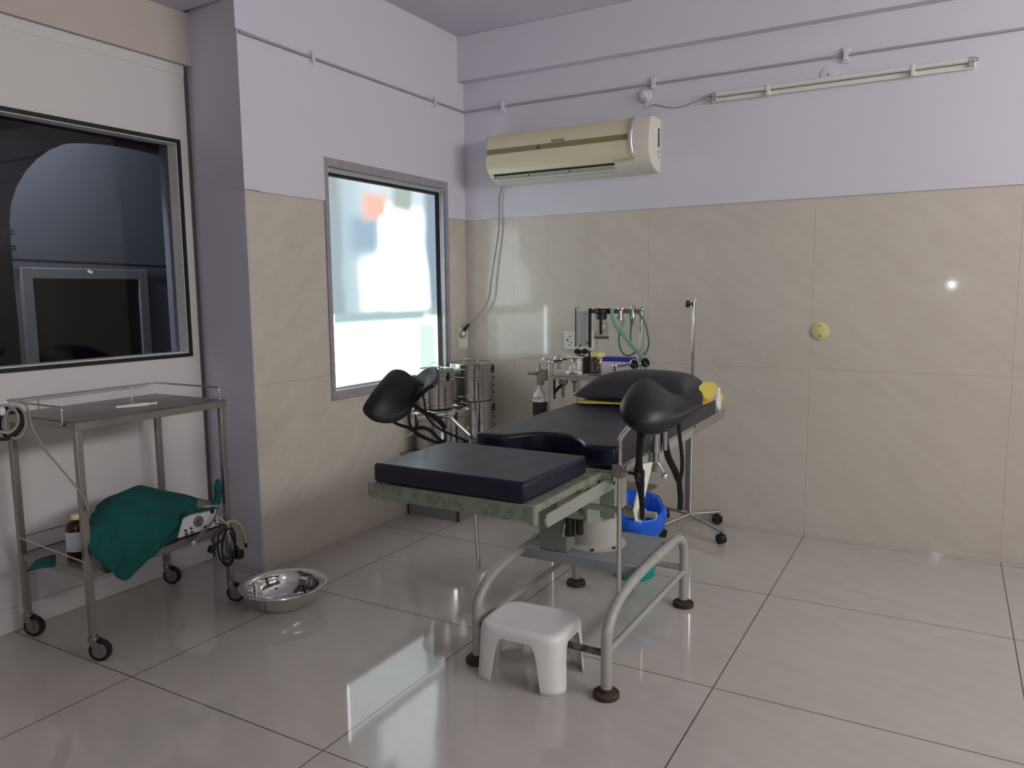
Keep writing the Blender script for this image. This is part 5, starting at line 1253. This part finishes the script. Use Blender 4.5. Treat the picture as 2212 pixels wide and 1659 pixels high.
# ================================================================ IV STAND
ib = V(1.775, -0.235, 0)
iv = thing('drip_stand', 'tall chrome drip stand on a four-legged wheeled base against the tiles', 'drip stand', ib)
top_ = None
for z in range(120, 170):
    z = z/100
    d = CAM_ROT.transposed() @ (V(ib.x, ib.y, z)-CAM_LOC)
    if H/2-FPX*d.y/-d.z < 650: top_ = z; break
build('pole', MB().tube([(ib.x, ib.y, 0.09), (ib.x, ib.y, top_-0.012)], 0.0115, n=20).tube([(ib.x+0.010, ib.y, top_-0.02), (ib.x+0.010, ib.y, top_+0.004)], 0.004, n=10), 'chrome', iv)
build('outer_tube', MB().tube([(ib.x-0.004, ib.y+0.004, 0.085), (ib.x-0.004, ib.y+0.004, 0.84)], 0.0145, n=20), 'steel', iv)
build('side_channel', MB().box((ib.x-0.036, ib.y-0.006, 0.12), (ib.x-0.020, ib.y+0.008, 0.80)), 'steel_dull', iv, bevel=0.002)
kp = V(ib.x-0.018, ib.y-0.004, top_-0.028)
build('knob', MB().lathe([(0.006, 0), (0.006, 0.010), (0.018, 0.014), (0.022, 0.022), (0.022, 0.032), (0.016, 0.038), (0.001, 0.040)], kp+V(0.008, 0, 0), axis=(-1, -0.3, 0.0), n=9), 'black', iv)
for (wx, wy) in ((2.010, -0.405), (1.890, -0.035), (1.560, -0.075), (1.672, -0.470)):
    w = V(wx, wy, 0); d = (w-V(ib.x, ib.y, 0)).normalized(); s_ = V(-d.y, d.x, 0)
    lg = build('leg', MB().tube([V(ib.x, ib.y, 0.10)+d*0.01, V(wx, wy, 0.078)-d*0.004, V(wx, wy, 0.078)+d*0.02], 0.0145, n=10, flat=(0.013, 0.012)), 'steel', iv)
    cs = MB().tube([V(wx, wy, 0.045), V(wx, wy, 0.08)], 0.006, n=8)
    cs.tube([V(wx, wy, 0.032)-s_*0.020, V(wx, wy, 0.032)+s_*0.020], 0.029, n=20)
    cs.box((wx-0.014, wy-0.014, 0.03), (wx+0.014, wy+0.014, 0.062))
    build('twin_caster', cs, 'black', lg, bevel=0.004)

# ================================================================ WASTE BIN
wbn = V(1.735, -1.10, 0)
wb_ = thing('waste_bin', 'teal plastic bin with a blue bag over its rim, under the operating table', 'bin', wbn)
build('bin', MB().lathe([(0.001, 0.004), (0.100, 0.0), (0.108, 0.006), (0.134, 0.285), (0.136, 0.298), (0.132, 0.298), (0.104, 0.01), (0.001, 0.008)], wbn, n=48), 'teal_bin', wb_)
rows = []
nb = 64
for k, (rr, z) in enumerate(((0.004, 0.150), (0.07, 0.148), (0.110, 0.16), (0.122, 0.25), (0.130, 0.34), (0.146, 0.385), (0.158, 0.372), (0.160, 0.34), (0.159, 0.31), (0.156, 0.28), (0.151, 0.264))):
    ring = []
    for j in range(nb+1):
        a = 2*PI*(j % nb)/nb
        q = noise.noise(V(math.cos(a)*2.2, math.sin(a)*2.2, k*0.35))
        q2 = noise.noise(V(math.cos(a)*7, math.sin(a)*7, k*0.8+5))
        R = rr+(0.010*q+0.007*q2)*(1 if k > 1 else 0); zz = z+0.022*noise.noise(V(math.cos(a)*1.6+3, math.sin(a)*1.6, 0))*(1 if k >= 5 else 0.4)+(0.04*math.cos(a-1.9) if 4 <= k <= 7 else 0.02*math.cos(a-1.9))*(1 if k > 1 else 0)
        ring.append(V(wbn.x+R*math.cos(a), wbn.y+R*math.sin(a), zz))
    rows.append(ring)
build('liner_bag', MB().grid(rows), 'blue_bag', wb_, solid=0.002, sub=1)
